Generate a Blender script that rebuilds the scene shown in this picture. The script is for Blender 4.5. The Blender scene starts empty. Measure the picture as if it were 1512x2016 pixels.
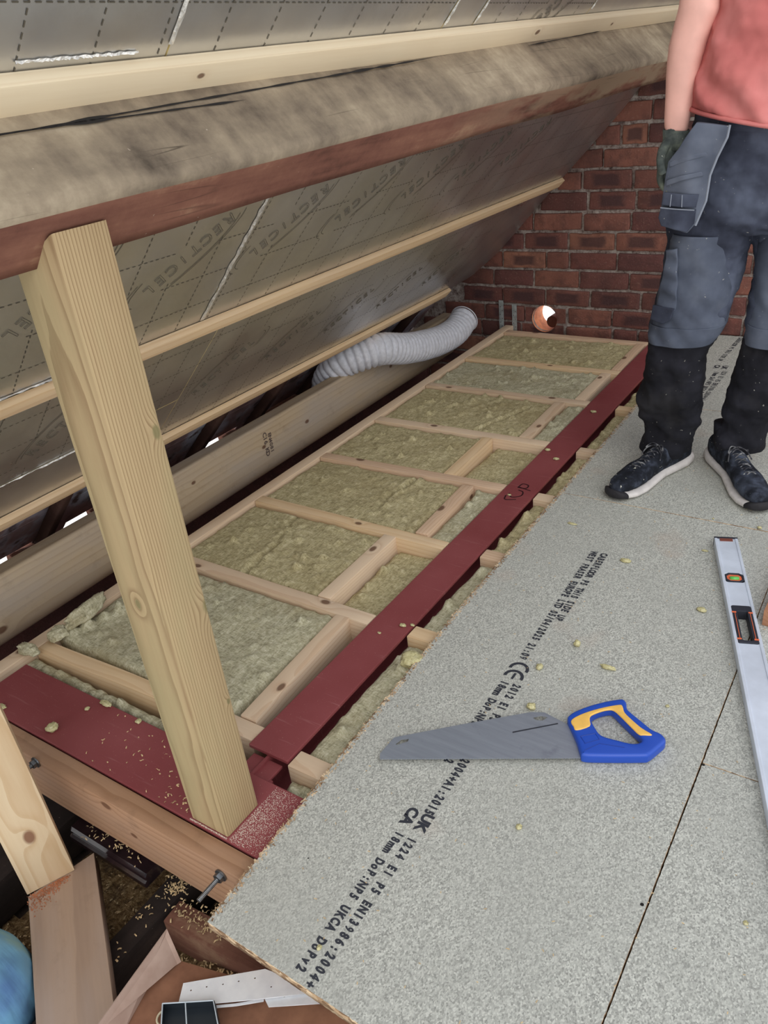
import bpy, bmesh, math, random
from math import radians, sin, cos, pi, atan2, sqrt, exp
from mathutils import Vector, Matrix, noise, Euler

random.seed(7)
scn = bpy.context.scene
COL = scn.collection

# ------------------------------------------------------------------ camera
CAMH = 1.3
FPX = 1549.8
CAM_ROT = (Matrix.Rotation(radians(36.274), 3, 'Z') @ Matrix.Rotation(radians(61.123), 3, 'X')
           @ Matrix.Rotation(radians(-6.679), 3, 'Z'))
CAM = Vector((0, 0, CAMH))
cd = bpy.data.cameras.new('camera')
cam = bpy.data.objects.new('camera', cd)
COL.objects.link(cam)
cam.matrix_world = Matrix.Translation(CAM) @ CAM_ROT.to_4x4()
cd.sensor_fit = 'VERTICAL'
cd.sensor_height = 36.0
cd.lens = FPX / 2016 * 36.0
cd.clip_start = 0.02
scn.camera = cam

# ------------------------------------------------------------------ light
scn.view_settings.view_transform = 'Standard'
scn.view_settings.look = 'None'
scn.view_settings.gamma = 1.0
scn.view_settings.exposure = 0.0
scn.view_settings.use_curve_mapping = False

world = bpy.data.worlds.new('overcast_sky')
scn.world = world
world.use_nodes = True
wn = world.node_tree
bg = wn.nodes['Background']
tc = wn.nodes.new('ShaderNodeTexCoord')
sep = wn.nodes.new('ShaderNodeSeparateXYZ')
wr = wn.nodes.new('ShaderNodeValToRGB')
wn.links.new(tc.outputs['Generated'], sep.inputs[0])
wn.links.new(sep.outputs['Z'], wr.inputs[0])
wr.color_ramp.elements[0].position = 0.0
wr.color_ramp.elements[0].color = (1.30, 1.30, 1.30, 1)
wr.color_ramp.elements[1].position = 0.9
wr.color_ramp.elements[1].color = (0.72, 0.79, 0.90, 1)
wn.links.new(wr.outputs[0], bg.inputs[0])
bg.inputs[1].default_value = 1.25

def lin(c):
    return tuple(((v / 255) / 12.92 if v / 255 <= 0.04045 else ((v / 255 + 0.055) / 1.055) ** 2.4) for v in c) + (1,)

sd = bpy.data.lights.new('sun', 'SUN')
sun = bpy.data.objects.new('sun', sd)
COL.objects.link(sun)
sd.energy = 1.1
sd.angle = radians(50)
sd.color = (1.0, 0.97, 0.92)
# light falls from behind the camera's right shoulder, down through the open roof
sun.rotation_euler = Vector((0.60, -0.75, 0.95)).to_track_quat('Z', 'Y').to_euler()

# ------------------------------------------------------------------ pixel helpers (frame 1512 x 2016)
def ray(u, v):
    return CAM_ROT @ Vector(((u - 756) / FPX, -(v - 1008) / FPX, -1))
def pl(u, v, p0, n):
    d = ray(u, v); n = Vector(n)
    return CAM + d * ((Vector(p0) - CAM).dot(n) / n.dot(d))
def fl(u, v, z=0.0):
    return pl(u, v, (0, 0, z), (0, 0, 1))
def atx(u, v, x):
    return pl(u, v, (x, 0, 0), (1, 0, 0))
def aty(u, v, y):
    return pl(u, v, (0, y, 0), (0, 1, 0))

# ------------------------------------------------------------------ object helpers
def tag(o, label=None, cat=None, group=None, kind=None):
    if label: o['label'] = label
    if cat: o['category'] = cat
    if group: o['group'] = group
    if kind: o['kind'] = kind
    return o
def thing(name, label, cat, loc=(0, 0, 0), group=None):
    o = bpy.data.objects.new(name, None)
    COL.objects.link(o)
    o.empty_display_size = 0.05
    o.matrix_world = Matrix.Translation(Vector(loc))
    return tag(o, label, cat, group)
def wm(o):
    m = o.matrix_basis.copy()
    if o.parent:
        m = wm(o.parent) @ o.matrix_parent_inverse @ m
    return m
def obj(name, bm, mat, parent=None, M=None, smooth=False, autosmooth=None):
    me = bpy.data.meshes.new(name)
    bm.normal_update()
    bm.to_mesh(me); bm.free()
    mats = mat if isinstance(mat, (list, tuple)) else [mat]
    for m in mats: me.materials.append(m)
    if smooth:
        for p in me.polygons: p.use_smooth = True
    if autosmooth:
        for p in me.polygons: p.use_smooth = True
        bm2 = bmesh.new(); bm2.from_mesh(me)
        for e in bm2.edges:
            if len(e.link_faces) == 2 and e.calc_face_angle(0) > radians(autosmooth): e.smooth = False
        bm2.to_mesh(me); bm2.free()
    o = bpy.data.objects.new(name, me)
    COL.objects.link(o)
    if parent:
        o.parent = parent
        o.matrix_parent_inverse = wm(parent).inverted()
    o.matrix_basis = M if M is not None else Matrix.Identity(4)
    return o
def add_box(bm, c, s, M=None, bev=0.0, mi=0):
    r = bmesh.ops.create_cube(bm, size=1.0)
    vs = r['verts']
    for v in vs: v.co = Vector((v.co.x * s[0], v.co.y * s[1], v.co.z * s[2]))
    fs = set(f for v in vs for f in v.link_faces)
    for f in fs: f.material_index = mi
    if bev > 0:
        es = list(set(e for v in vs for e in v.link_edges))
        rb = bmesh.ops.bevel(bm, geom=es, offset=bev, segments=2, affect='EDGES', profile=0.6)
        vs = list(set(v for f in rb['faces'] for v in f.verts) | set(v for v in vs if v.is_valid))
    for v in vs:
        if v.is_valid:
            v.co = v.co + Vector(c)
            if M is not None: v.co = M @ v.co
    return vs
def frame(p0, p1, up=(0, 0, 1)):
    """matrix with X along p0->p1, Z near up, origin p0"""
    p0 = Vector(p0); p1 = Vector(p1)
    x = (p1 - p0).normalized(); y = Vector(up).cross(x).normalized(); z = x.cross(y)
    return Matrix(((x.x, y.x, z.x, p0.x), (x.y, y.y, z.y, p0.y), (x.z, y.z, z.z, p0.z), (0, 0, 0, 1)))
def beam_bm(L, w, h, bev=0.003, seg=12, rough=0.0, seed=0, mi_fn=None):
    """beam along +X, centred on Y, top at z=0 going down h"""
    bm = bmesh.new()
    add_box(bm, (L / 2, 0, -h / 2), (L, w, h), bev=bev)
    if seg > 1 and L > 0.2:
        for i in range(1, seg):
            g = bm.verts[:] + bm.edges[:] + bm.faces[:]
            bmesh.ops.bisect_plane(bm, geom=g, plane_co=(L * i / seg, 0, 0), plane_no=(1, 0, 0))
    if rough > 0:
        for v in bm.verts:
            n = noise.noise_vector(Vector((v.co.x * 4 + seed * 7.3, v.co.y * 9, v.co.z * 9)))
            v.co += Vector((0, n.y, n.z)) * rough
    return bm
def beam(name, p0, p1, w, h, mat, label=None, cat=None, parent=None, up=(0, 0, 1), bev=0.003, rough=0.0008, group=None, kind=None, seg=12):
    p0 = Vector(p0); p1 = Vector(p1)
    L = (p1 - p0).length
    o = obj(name, beam_bm(L, w, h, bev, seg, rough, random.random()), mat, parent, frame(p0, p1, up), autosmooth=35)
    return tag(o, label, cat, group, kind)
def poly_mesh(outer, holes, depth, bev=0.0, res=2):
    """flat polygon (xy) with holes, thickness depth centred on z=0 -> bmesh"""
    cu = bpy.data.curves.new('outline', 'CURVE')
    cu.dimensions = '2D'; cu.fill_mode = 'BOTH'
    cu.extrude = max(depth / 2 - bev, 0.00001); cu.bevel_depth = bev; cu.bevel_resolution = res
    cu.offset = -bev
    for loop in [outer] + list(holes):
        sp = cu.splines.new('POLY'); sp.points.add(len(loop) - 1)
        for i, p in enumerate(loop): sp.points[i].co = (p[0], p[1], 0, 1)
        sp.use_cyclic_u = True
    o = bpy.data.objects.new('outline', cu)
    COL.objects.link(o)
    dg = bpy.context.evaluated_depsgraph_get()
    me = bpy.data.meshes.new_from_object(o.evaluated_get(dg))
    bm = bmesh.new(); bm.from_mesh(me)
    bmesh.ops.remove_doubles(bm, verts=bm.verts, dist=1e-5)
    bpy.data.objects.remove(o); bpy.data.curves.remove(cu); bpy.data.meshes.remove(me)
    return bm
_gl = {}
def glyph(ch, outline=False, bold=0.0):
    k = (ch, outline, bold)
    if k in _gl: return _gl[k]
    cu = bpy.data.curves.new('glyph', 'FONT'); cu.body = ch; cu.size = 1.0
    cu.align_x = 'CENTER'
    if outline:
        cu.fill_mode = 'NONE'; cu.bevel_depth = 0.010; cu.bevel_resolution = 0; cu.resolution_u = 3
    else:
        cu.offset = bold; cu.resolution_u = 3
    o = bpy.data.objects.new('glyph', cu); COL.objects.link(o)
    dg = bpy.context.evaluated_depsgraph_get()
    me = bpy.data.meshes.new_from_object(o.evaluated_get(dg))
    vs = [v.co.copy() for v in me.vertices]; fs = [tuple(p.vertices) for p in me.polygons]
    bpy.data.objects.remove(o); bpy.data.curves.remove(cu); bpy.data.meshes.remove(me)
    _gl[k] = (vs, fs)
    return _gl[k]
def put_glyph(bm, ch, M, outline=False, bold=0.0):
    if ch == ' ': return
    vs, fs = glyph(ch, outline, bold)
    bv = [bm.verts.new(M @ v) for v in vs]
    for f in fs:
        try: bm.faces.new([bv[i] for i in f])
        except ValueError: pass
def put_text(bm, s, origin, xdir, zdir, size, pitch, outline=False, bold=0.02, sx=1.0):
    """monospaced text starting at origin, baseline along xdir, normal zdir"""
    x = Vector(xdir).normalized(); z = Vector(zdir).normalized(); y = z.cross(x)
    for i, ch in enumerate(s):
        c = Vector(origin) + x * (pitch * (i + 0.5))
        M = Matrix(((x.x * size * sx, y.x * size, z.x * size, c.x), (x.y * size * sx, y.y * size, z.y * size, c.y),
                    (x.z * size * sx, y.z * size, z.z * size, c.z), (0, 0, 0, 1)))
        put_glyph(bm, ch, M, outline, 0.03 if ch == '9' else bold)
def tube(bm, pts, r, n=10, cap=True, rf=None):
    pts = [Vector(p) for p in pts]
    rings = []
    prev = None
    for i, p in enumerate(pts):
        t = (pts[min(i + 1, len(pts) - 1)] - pts[max(i - 1, 0)]).normalized()
        if prev is None:
            u = t.orthogonal().normalized()
        else:
            u = (prev - t * prev.dot(t)).normalized()
        prev = u; w = t.cross(u)
        rr = rf(i) if rf else (r[i] if isinstance(r, (list, tuple)) else r)
        rings.append([bm.verts.new(p + (u * cos(2 * pi * k / n) + w * sin(2 * pi * k / n)) * rr) for k in range(n)])
    for a, b in zip(rings, rings[1:]):
        for k in range(n): bm.faces.new((a[k], a[(k + 1) % n], b[(k + 1) % n], b[k]))
    if cap:
        bm.faces.new(rings[0][::-1]); bm.faces.new(rings[-1])
def catmull(P, n):
    P = [Vector(p) for p in P]; out = []
    Q = [P[0] * 2 - P[1]] + P + [P[-1] * 2 - P[-2]]
    for i in range(1, len(Q) - 2):
        for k in range(n):
            t = k / n; a, b, c, d = Q[i - 1], Q[i], Q[i + 1], Q[i + 2]
            out.append(0.5 * ((2 * b) + (c - a) * t + (2 * a - 5 * b + 4 * c - d) * t * t + (3 * b - a - 3 * c + d) * t ** 3))
    out.append(P[-1])
    return out
def loft(bm, rings, n=24, ex=2.3, cap=True):
    """rings: (center, halfvec, depthvec[, exponent])"""
    R = []
    for r in rings:
        c, u, v = Vector(r[0]), Vector(r[1]), Vector(r[2])
        e = r[3] if len(r) > 3 else ex
        ring = []
        for k in range(n):
            a = 2 * pi * k / n
            ca, sa = cos(a), sin(a)
            ring.append(bm.verts.new(c + u * (abs(ca) ** (2 / e) * (1 if ca >= 0 else -1)) + v * (abs(sa) ** (2 / e) * (1 if sa >= 0 else -1))))
        R.append(ring)
    for a, b in zip(R, R[1:]):
        for k in range(n): bm.faces.new((a[k], a[(k + 1) % n], b[(k + 1) % n], b[k]))
    if cap:
        bm.faces.new(R[0][::-1]); bm.faces.new(R[-1])
    bmesh.ops.recalc_face_normals(bm, faces=bm.faces)
def remesh(o, voxel, smooth_it=4, wr=0.0, wscale=0.05, wr2=0.0, wscale2=0.02):
    m = o.modifiers.new('r', 'REMESH'); m.mode = 'VOXEL'; m.voxel_size = voxel; m.use_smooth_shade = True
    if smooth_it:
        s = o.modifiers.new('s', 'SMOOTH'); s.factor = 0.5; s.iterations = smooth_it
    for a, sc in ((wr, wscale), (wr2, wscale2)):
        if a > 0:
            t = bpy.data.textures.new('folds', 'CLOUDS'); t.noise_scale = sc; t.noise_depth = 2
            d = o.modifiers.new('d', 'DISPLACE'); d.texture = t; d.strength = a; d.mid_level = 0.5; d.texture_coords = 'LOCAL'
def bake_mods(o):
    """turn the modifiers into plain mesh data"""
    dg = bpy.context.evaluated_depsgraph_get()
    me = bpy.data.meshes.new_from_object(o.evaluated_get(dg))
    o.modifiers.clear(); o.data = me
    for p in me.polygons: p.use_smooth = True

# ------------------------------------------------------------------ materials
class NT:
    def __init__(s, name, rough=0.7, metal=0.0, spec=0.5):
        s.m = bpy.data.materials.new(name); s.m.use_nodes = True
        s.t = s.m.node_tree; s.n = s.t.nodes; s.b = s.n['Principled BSDF']
        s.b.inputs['Roughness'].default_value = rough; s.b.inputs['Metallic'].default_value = metal
        s.b.inputs['Specular IOR Level'].default_value = spec
        s.co = None
    def new(s, t, **kw):
        x = s.n.new(t)
        for k, v in kw.items(): setattr(x, k, v)
        return x
    def link(s, a, b): s.t.links.new(a, b)
    def coord(s, scale=(1, 1, 1), loc=(0, 0, 0), kind='Object', rot=(0, 0, 0)):
        t = s.new('ShaderNodeTexCoord'); m = s.new('ShaderNodeMapping')
        m.inputs['Scale'].default_value = scale; m.inputs['Location'].default_value = loc; m.inputs['Rotation'].default_value = rot
        s.link(t.outputs[kind], m.inputs[0]); return m.outputs[0]
    def noise(s, co, scale, detail=4, rough=0.55, dist=0.0):
        x = s.new('ShaderNodeTexNoise'); x.inputs['Scale'].default_value = scale; x.inputs['Detail'].default_value = detail
        x.inputs['Roughness'].default_value = rough; x.inputs['Distortion'].default_value = dist
        if co: s.link(co, x.inputs['Vector'])
        return x.outputs['Fac']
    def ramp(s, f, stops, interp='LINEAR'):
        r = s.new('ShaderNodeValToRGB'); cr = r.color_ramp; cr.interpolation = interp
        while len(cr.elements) < len(stops): cr.elements.new(0.5)
        for e, (p, c) in zip(cr.elements, stops):
            e.position = p; e.color = c if len(c) == 4 else tuple(c) + (1,)
        s.link(f, r.inputs[0]); return r.outputs[0]
    def mix(s, a, b, f, mode='MIX'):
        x = s.new('ShaderNodeMix', data_type='RGBA', blend_type=mode)
        for v, i in ((f, 0), (a, 6), (b, 7)):
            if hasattr(v, 'node'): s.link(v, x.inputs[i])
            else: x.inputs[i].default_value = v
        return x.outputs[2]
    def math(s, op, a, b=0.0, c=None, clamp=False):
        x = s.new('ShaderNodeMath', operation=op); x.use_clamp = clamp
        for v, i in ((a, 0), (b, 1), (c, 2)):
            if v is None: continue
            if hasattr(v, 'node'): s.link(v, x.inputs[i])
            else: x.inputs[i].default_value = v
        return x.outputs[0]
    def step(s, f, a, b):
        x = s.new('ShaderNodeMapRange'); x.inputs[1].default_value = a; x.inputs[2].default_value = b
        s.link(f, x.inputs[0]); return x.outputs[0]
    def bump(s, h, strength=0.3, dist=0.01):
        b = s.new('ShaderNodeBump'); b.inputs['Strength'].default_value = strength; b.inputs['Distance'].default_value = dist
        s.link(h, b.inputs['Height']); s.link(b.outputs[0], s.b.inputs['Normal'])
    def color(s, c):
        if hasattr(c, 'node'): s.link(c, s.b.inputs['Base Color'])
        else: s.b.inputs['Base Color'].default_value = c

def plain(name, c, rough=0.6, metal=0.0, spec=0.5, var=0.0, scale=20, bump=0.0):
    k = NT(name, rough, metal, spec)
    if var > 0 or bump > 0:
        n = k.noise(k.coord(), scale, 5)
        c0 = lin(tuple(max(0, v * (1 - var)) for v in c)); c1 = lin(tuple(min(255, v * (1 + var)) for v in c))
        k.color(k.ramp(n, [(0.3, c0), (0.7, c1)]))
        if bump > 0: k.bump(n, bump, 0.004)
    else: k.color(lin(c))
    return k.m

def wood(name, light, dark, ring=0.010, cy=0.07, cz=-0.12, contrast=0.5, knots=(), rough=0.65, wob=0.03, grey=None, greyamt=0.0, dirt=0.0, seed=0.0, bstr=0.15, kcol=(96, 62, 42)):
    """growth rings around an axis running along local X; knots = (x, y, z, radius)"""
    k = NT(name, rough, 0, 0.3)
    co = k.coord()
    big = k.noise(k.coord(scale=(1.3, 5, 5), loc=(seed, seed, 0)), 1.0, 3)
    mid = k.noise(k.coord(scale=(5, 30, 30), loc=(seed * 2, 0, 0)), 1.0, 4)
    sp = k.new('ShaderNodeSeparateXYZ'); k.link(co, sp.inputs[0])
    y = k.math('ADD', sp.outputs['Y'], cy); z = k.math('ADD', sp.outputs['Z'], cz)
    r = k.math('SQRT', k.math('ADD', k.math('MULTIPLY', y, y), k.math('MULTIPLY', z, z)))
    r = k.math('ADD', r, k.math('MULTIPLY', k.math('SUBTRACT', big, 0.5), wob))
    r = k.math('ADD', r, k.math('MULTIPLY', k.math('SUBTRACT', mid, 0.5), wob * 0.12))
    kn = None
    for (kx, ky, kz, kr) in knots:
        vm = k.new('ShaderNodeVectorMath', operation='SUBTRACT'); k.link(co, vm.inputs[0]); vm.inputs[1].default_value = (kx, ky, kz)
        vs = k.new('ShaderNodeVectorMath', operation='MULTIPLY'); k.link(vm.outputs[0], vs.inputs[0]); vs.inputs[1].default_value = (0.6, 1, 1)
        ln = k.new('ShaderNodeVectorMath', operation='LENGTH'); k.link(vs.outputs[0], ln.inputs[0])
        d = ln.outputs['Value']
        # rings flow around the knot
        q = k.math('DIVIDE', d, kr * 1.8); q = k.math('MULTIPLY', k.math('POWER', 2.718, k.math('MULTIPLY', k.math('MULTIPLY', q, q), -1.0)), kr * 1.3)
        r = k.math('ADD', r, q)
        s1 = k.new('ShaderNodeMapRange'); s1.inputs[1].default_value = kr * 1.0; s1.inputs[2].default_value = kr * 0.6; k.link(d, s1.inputs[0])
        kn = s1.outputs[0] if kn is None else k.math('MAXIMUM', kn, s1.outputs[0])
    ph = k.math('FRACT', k.math('DIVIDE', r, ring))
    line = k.ramp(ph, [(0.0, (0.15, 0.15, 0.15)), (0.55, (0.35, 0.35, 0.35)), (0.86, (1, 1, 1)), (0.97, (0.9, 0.9, 0.9)), (1.0, (0.1, 0.1, 0.1))])
    fine = k.noise(k.coord(scale=(6, 140, 140)), 1.0, 3)
    f = k.math('MULTIPLY', line, contrast)
    f = k.math('ADD', f, k.math('MULTIPLY', k.math('SUBTRACT', fine, 0.5), 0.35))
    f = k.math('ADD', f, k.math('MULTIPLY', k.math('SUBTRACT', big, 0.5), 0.5), clamp=True)
    c = k.mix(lin(light), lin(dark), f)
    if grey:
        g = k.step(k.noise(k.coord(scale=(1.5, 6, 6), loc=(3 + seed, 0, 0)), 1.5, 4), 0.4, 0.7)
        c = k.mix(c, lin(grey), k.math('MULTIPLY', g, greyamt))
    if dirt > 0:
        g = k.step(k.noise(k.coord(scale=(1, 1, 1), loc=(9 + seed, 0, 0)), 14, 6, 0.7), 0.55, 0.75)
        c = k.mix(c, lin((70, 55, 42)), k.math('MULTIPLY', g, dirt))
    if kn is not None: c = k.mix(c, lin(kcol), k.math('MULTIPLY', kn, 0.85))
    k.color(c)
    k.bump(f, bstr, 0.002)
    return k.m

M = {}
PINE = ((214, 184, 152), (176, 136, 100))
def pine(i, **kw):
    a = [((228, 204, 174), (200, 164, 130)), ((222, 198, 168), (190, 152, 118)), ((230, 202, 162), (204, 164, 116)), ((220, 190, 160), (188, 148, 114))][i % 4]
    return wood('pine_%s' % 'abcd'[i % 4], a[0], a[1], ring=0.011 + 0.002 * (i % 3), cy=0.03 + 0.02 * i, cz=-0.2 + 0.04 * i, contrast=0.45, seed=i * 1.7, greyamt=0.25, grey=(196, 176, 160), **kw)
M['pine'] = [pine(0, knots=((0.28, 0.008, 0, 0.012),)), pine(1, knots=((0.12, -0.012, 0, 0.011), (0.62, 0.01, 0, 0.012))), pine(2, knots=((0.45, 0.0, 0, 0.010),)), pine(3, knots=((0.17, 0.015, 0, 0.014), (0.33, -0.02, -0.03, 0.01)))]
M['batten'] = wood('batten_pine', (222, 206, 176), (198, 172, 136), ring=0.014, cy=0.02, cz=-0.3, contrast=0.3, knots=((0.72, 0.004, 0.0, 0.006), (1.95, 0.005, 0.0, 0.009), (2.5, 0.0, 0, 0.006)), wob=0.012)
M['post'] = wood('treated_post', (178, 156, 118), (118, 90, 60), ring=0.0052, cy=0.16, cz=0.012, contrast=0.62, grey=(158, 152, 112), greyamt=0.45, wob=0.020, knots=((0.852, -0.036, 0.052, 0.009), (0.513, -0.046, 0.045, 0.013), (0.293, -0.039, 0.052, 0.005), (0.558, 0.0465, -0.008, 0.008)), kcol=(120, 112, 76), bstr=0.25)
M['trimmer'] = wood('trimmer_timber', (172, 134, 104), (130, 92, 64), ring=0.018, cy=0.05, cz=-0.05, contrast=0.55, grey=(160, 132, 112), greyamt=0.5, knots=((0.78, -0.0235, -0.02, 0.012), (0.85, -0.0235, -0.075, 0.008), (1.25, -0.0235, -0.03, 0.006)), dirt=0.3)
M['roundbeam'] = wood('rounded_beam_wood', (196, 176, 146), (158, 132, 102), ring=0.02, cy=0.12, cz=0.2, contrast=0.4, grey=(176, 166, 156), greyamt=0.7, knots=((1.65, -0.03, -0.06, 0.008), (2.05, -0.03, -0.087, 0.009), (2.34, -0.03, -0.09, 0.010), (3.03, -0.03, -0.07, 0.010), (0.80, -0.03, -0.156, 0.014)), dirt=0.2)
M['plank'] = wood('old_plank_wood', (170, 144, 122), (122, 100, 86), ring=0.022, cy=0.01, cz=0.3, contrast=0.35, grey=(164, 148, 138), greyamt=0.7, dirt=0.2)
M['prop'] = wood('prop_pine', (216, 194, 160), (186, 150, 108), ring=0.013, cy=0.03, cz=0.05, contrast=0.55, knots=((0.15, 0.0, 0.0225, 0.014), (0.52, 0.02, 0.0225, 0.012)), bstr=0.1, kcol=(120, 74, 52))
M['offcut'] = wood('reddish_offcut', (176, 128, 98), (138, 92, 66), ring=0.012, contrast=0.4)

def weathered(name, stops, streak=(2, 26, 26), dark=0.5, seed=0.0, tan=None):
    k = NT(name, 0.85, 0, 0.2)
    n1 = k.noise(k.coord(scale=(1.2, 3, 3), loc=(seed, 0, 0)), 2.2, 5)
    n2 = k.noise(k.coord(scale=streak, loc=(seed, 1, 0)), 1.0, 5, 0.6)
    n3 = k.noise(k.coord(scale=(1, 1, 1)), 46, 5, 0.7)
    f = k.math('ADD', k.math('MULTIPLY', n1, 0.55), k.math('ADD', k.math('MULTIPLY', n2, 0.3), k.math('MULTIPLY', n3, 0.15)))
    c = k.ramp(f, [(p, lin(x)) for p, x in stops])
    if tan:
        s_ = k.new('ShaderNodeSeparateXYZ'); k.link(k.coord(), s_.inputs[0])
        q_ = k.math('MULTIPLY', k.step(s_.outputs['X'], tan[0], tan[1]), k.step(k.noise(k.coord(scale=(1.5, 4, 4), loc=(11, 0, 0)), 2.5, 4, 0.6), 0.40, 0.52))
        c = k.mix(c, lin(tan[2]), q_)
    # cracks running along the grain
    cr = k.noise(k.coord(scale=(0.25, 12, 12), loc=(4 + seed, 2, 1)), 1.6, 1, 0.4)
    g = k.math('ABSOLUTE', k.math('SUBTRACT', cr, 0.5))
    g = k.math('MULTIPLY', k.step(g, 0.004, 0.0), k.step(k.noise(k.coord(loc=(7, 7, 7)), 3.0, 2), 0.5, 0.6))
    c = k.mix(c, lin((38, 30, 26)), k.math('MULTIPLY', g, dark))
    # pale scuffs and plaster dots
    dd = k.step(k.noise(k.coord(), 120, 2), 0.76, 0.80)
    c = k.mix(c, lin((190, 176, 160)), k.math('MULTIPLY', dd, 0.6))
    k.color(c)
    k.bump(f, 0.5, 0.006)
    return k.m
M['purlin_top'] = weathered('weathered_grey_timber', [(0.34, (66, 58, 50)), (0.43, (112, 100, 86)), (0.54, (146, 132, 112)), (0.66, (182, 168, 144))], streak=(14, 3, 3), dark=0.7)
M['purlin_under'] = weathered('red_brown_timber', [(0.36, (70, 46, 38)), (0.46, (112, 74, 62)), (0.56, (130, 90, 74)), (0.68, (172, 140, 112))], dark=0.5, seed=5, tan=(1.6, 2.6, (146, 124, 102)))
M['old_dark'] = weathered('soot_dark_timber', [(0.3, (22, 18, 17)), (0.55, (46, 38, 35)), (0.75, (74, 62, 56))], dark=0.4, seed=2)
M['rafter'] = weathered('old_rafter_timber', [(0.3, (44, 30, 26)), (0.55, (84, 60, 52)), (0.75, (120, 92, 82))], dark=0.3, seed=8)

# roofing felt / boards behind the rafters with pale splashes
k = NT('roof_boarding', 0.7)
n = k.noise(k.coord(scale=(1, 1, 1)), 3.5, 5, 0.6)
c = k.ramp(n, [(0.36, lin((120, 92, 88))), (0.48, lin((150, 124, 122))), (0.55, lin((180, 176, 188))), (0.65, lin((214, 220, 232)))])
c = k.mix(c, lin((92, 70, 66)), k.step(k.noise(k.coord(), 14, 4), 0.52, 0.66))
k.color(c); k.bump(n, 0.3, 0.01); M['boarding'] = k.m

# aluminium foil facing
k = NT('foil_facing', 0.34, 0.95)
n = k.noise(k.coord(), 9, 3, 0.5)
sc = k.noise(k.coord(scale=(1.5, 40, 8), rot=(0, 0, 0.5)), 3.0, 3, 0.6)
c = k.ramp(n, [(0.3, lin((196, 196, 196))), (0.7, lin((208, 208, 206)))])
c = k.mix(c, lin((220, 220, 220)), k.math('MULTIPLY', k.step(sc, 0.70, 0.76), 0.35))
k.color(c)
rr = k.ramp(k.noise(k.coord(), 5, 4), [(0.3, (0.27,) * 3), (0.7, (0.42,) * 3)])
k.link(rr, k.b.inputs['Roughness'])
h = k.math('ADD', k.math('MULTIPLY', k.noise(k.coord(), 34, 3), 0.6), k.math('MULTIPLY', k.noise(k.coord(), 6, 2), 2.0))
k.bump(h, 0.22, 0.004); M['foil'] = k.m
M['foam_edge'] = plain('foam_core', (196, 176, 120), 0.9, var=0.1, scale=60, bump=0.3)
M['foil_ink'] = plain('foil_print', (84, 78, 66), 0.6)
M['foil_tape'] = plain('crumpled_foil_tape', (214, 212, 206), 0.4, 0.6, var=0.15, scale=90, bump=0.8)

# mineral wool
def wool(name, a, b, c3):
    k = NT(name, 0.95, 0, 0.1)
    n1 = k.noise(k.coord(), 5, 4, 0.6)
    n2 = k.noise(k.coord(scale=(1, 1.0, 1)), 70, 5, 0.75)
    n3 = k.noise(k.coord(scale=(60, 260, 60), rot=(0, 0, 0.6)), 1.0, 3, 0.6)
    n4 = k.noise(k.coord(scale=(240, 50, 60), rot=(0, 0, 0.2)), 1.0, 3, 0.6)
    f = k.math('ADD', k.math('MULTIPLY', n2, 0.4), k.math('ADD', k.math('MULTIPLY', n3, 0.3), k.math('MULTIPLY', n4, 0.3)))
    c = k.ramp(f, [(0.34, lin(a)), (0.50, lin(b)), (0.64, lin(c3))])
    c = k.mix(c, lin((150, 132, 90)), k.math('MULTIPLY', k.step(n1, 0.48, 0.68), 0.35))
    dk = k.step(k.noise(k.coord(scale=(30, 60, 30), rot=(0, 0, 1.0)), 1.0, 3), 0.70, 0.76)
    c = k.mix(c, lin((66, 58, 36)), k.math('MULTIPLY', dk, 0.6))
    k.color(c); k.bump(f, 0.9, 0.006); return k.m
M['wool'] = wool('mineral_wool', (118, 108, 76), (184, 172, 132), (218, 208, 172))
M['wool2'] = wool('mineral_wool_grey', (124, 118, 92), (186, 180, 150), (220, 215, 190))
M['tuft'] = wool('mineral_wool_tuft', (150, 142, 98), (196, 188, 142), (222, 216, 176))

# red oxide steel
k = NT('red_oxide_paint', 0.45, 0, 0.4)
n = k.noise(k.coord(), 3, 4)
c = k.ramp(n, [(0.3, lin((126, 58, 60))), (0.7, lin((144, 76, 78)))])
sc = k.noise(k.coord(scale=(4, 60, 10), rot=(0, 0, 0.8)), 1.5, 3, 0.6)
c = k.mix(c, lin((172, 120, 118)), k.math('MULTIPLY', k.step(sc, 0.62, 0.72), 0.35))
du = k.step(k.noise(k.coord(), 260, 2), 0.68, 0.74)
c = k.mix(c, lin((206, 172, 150)), k.math('MULTIPLY', du, 0.45))
k.color(c); k.bump(n, 0.1, 0.004); M['red'] = k.m
M['ink'] = plain('black_print', (46, 48, 56), 0.7)
M['marker'] = plain('black_marker', (52, 22, 28), 0.6)

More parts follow.
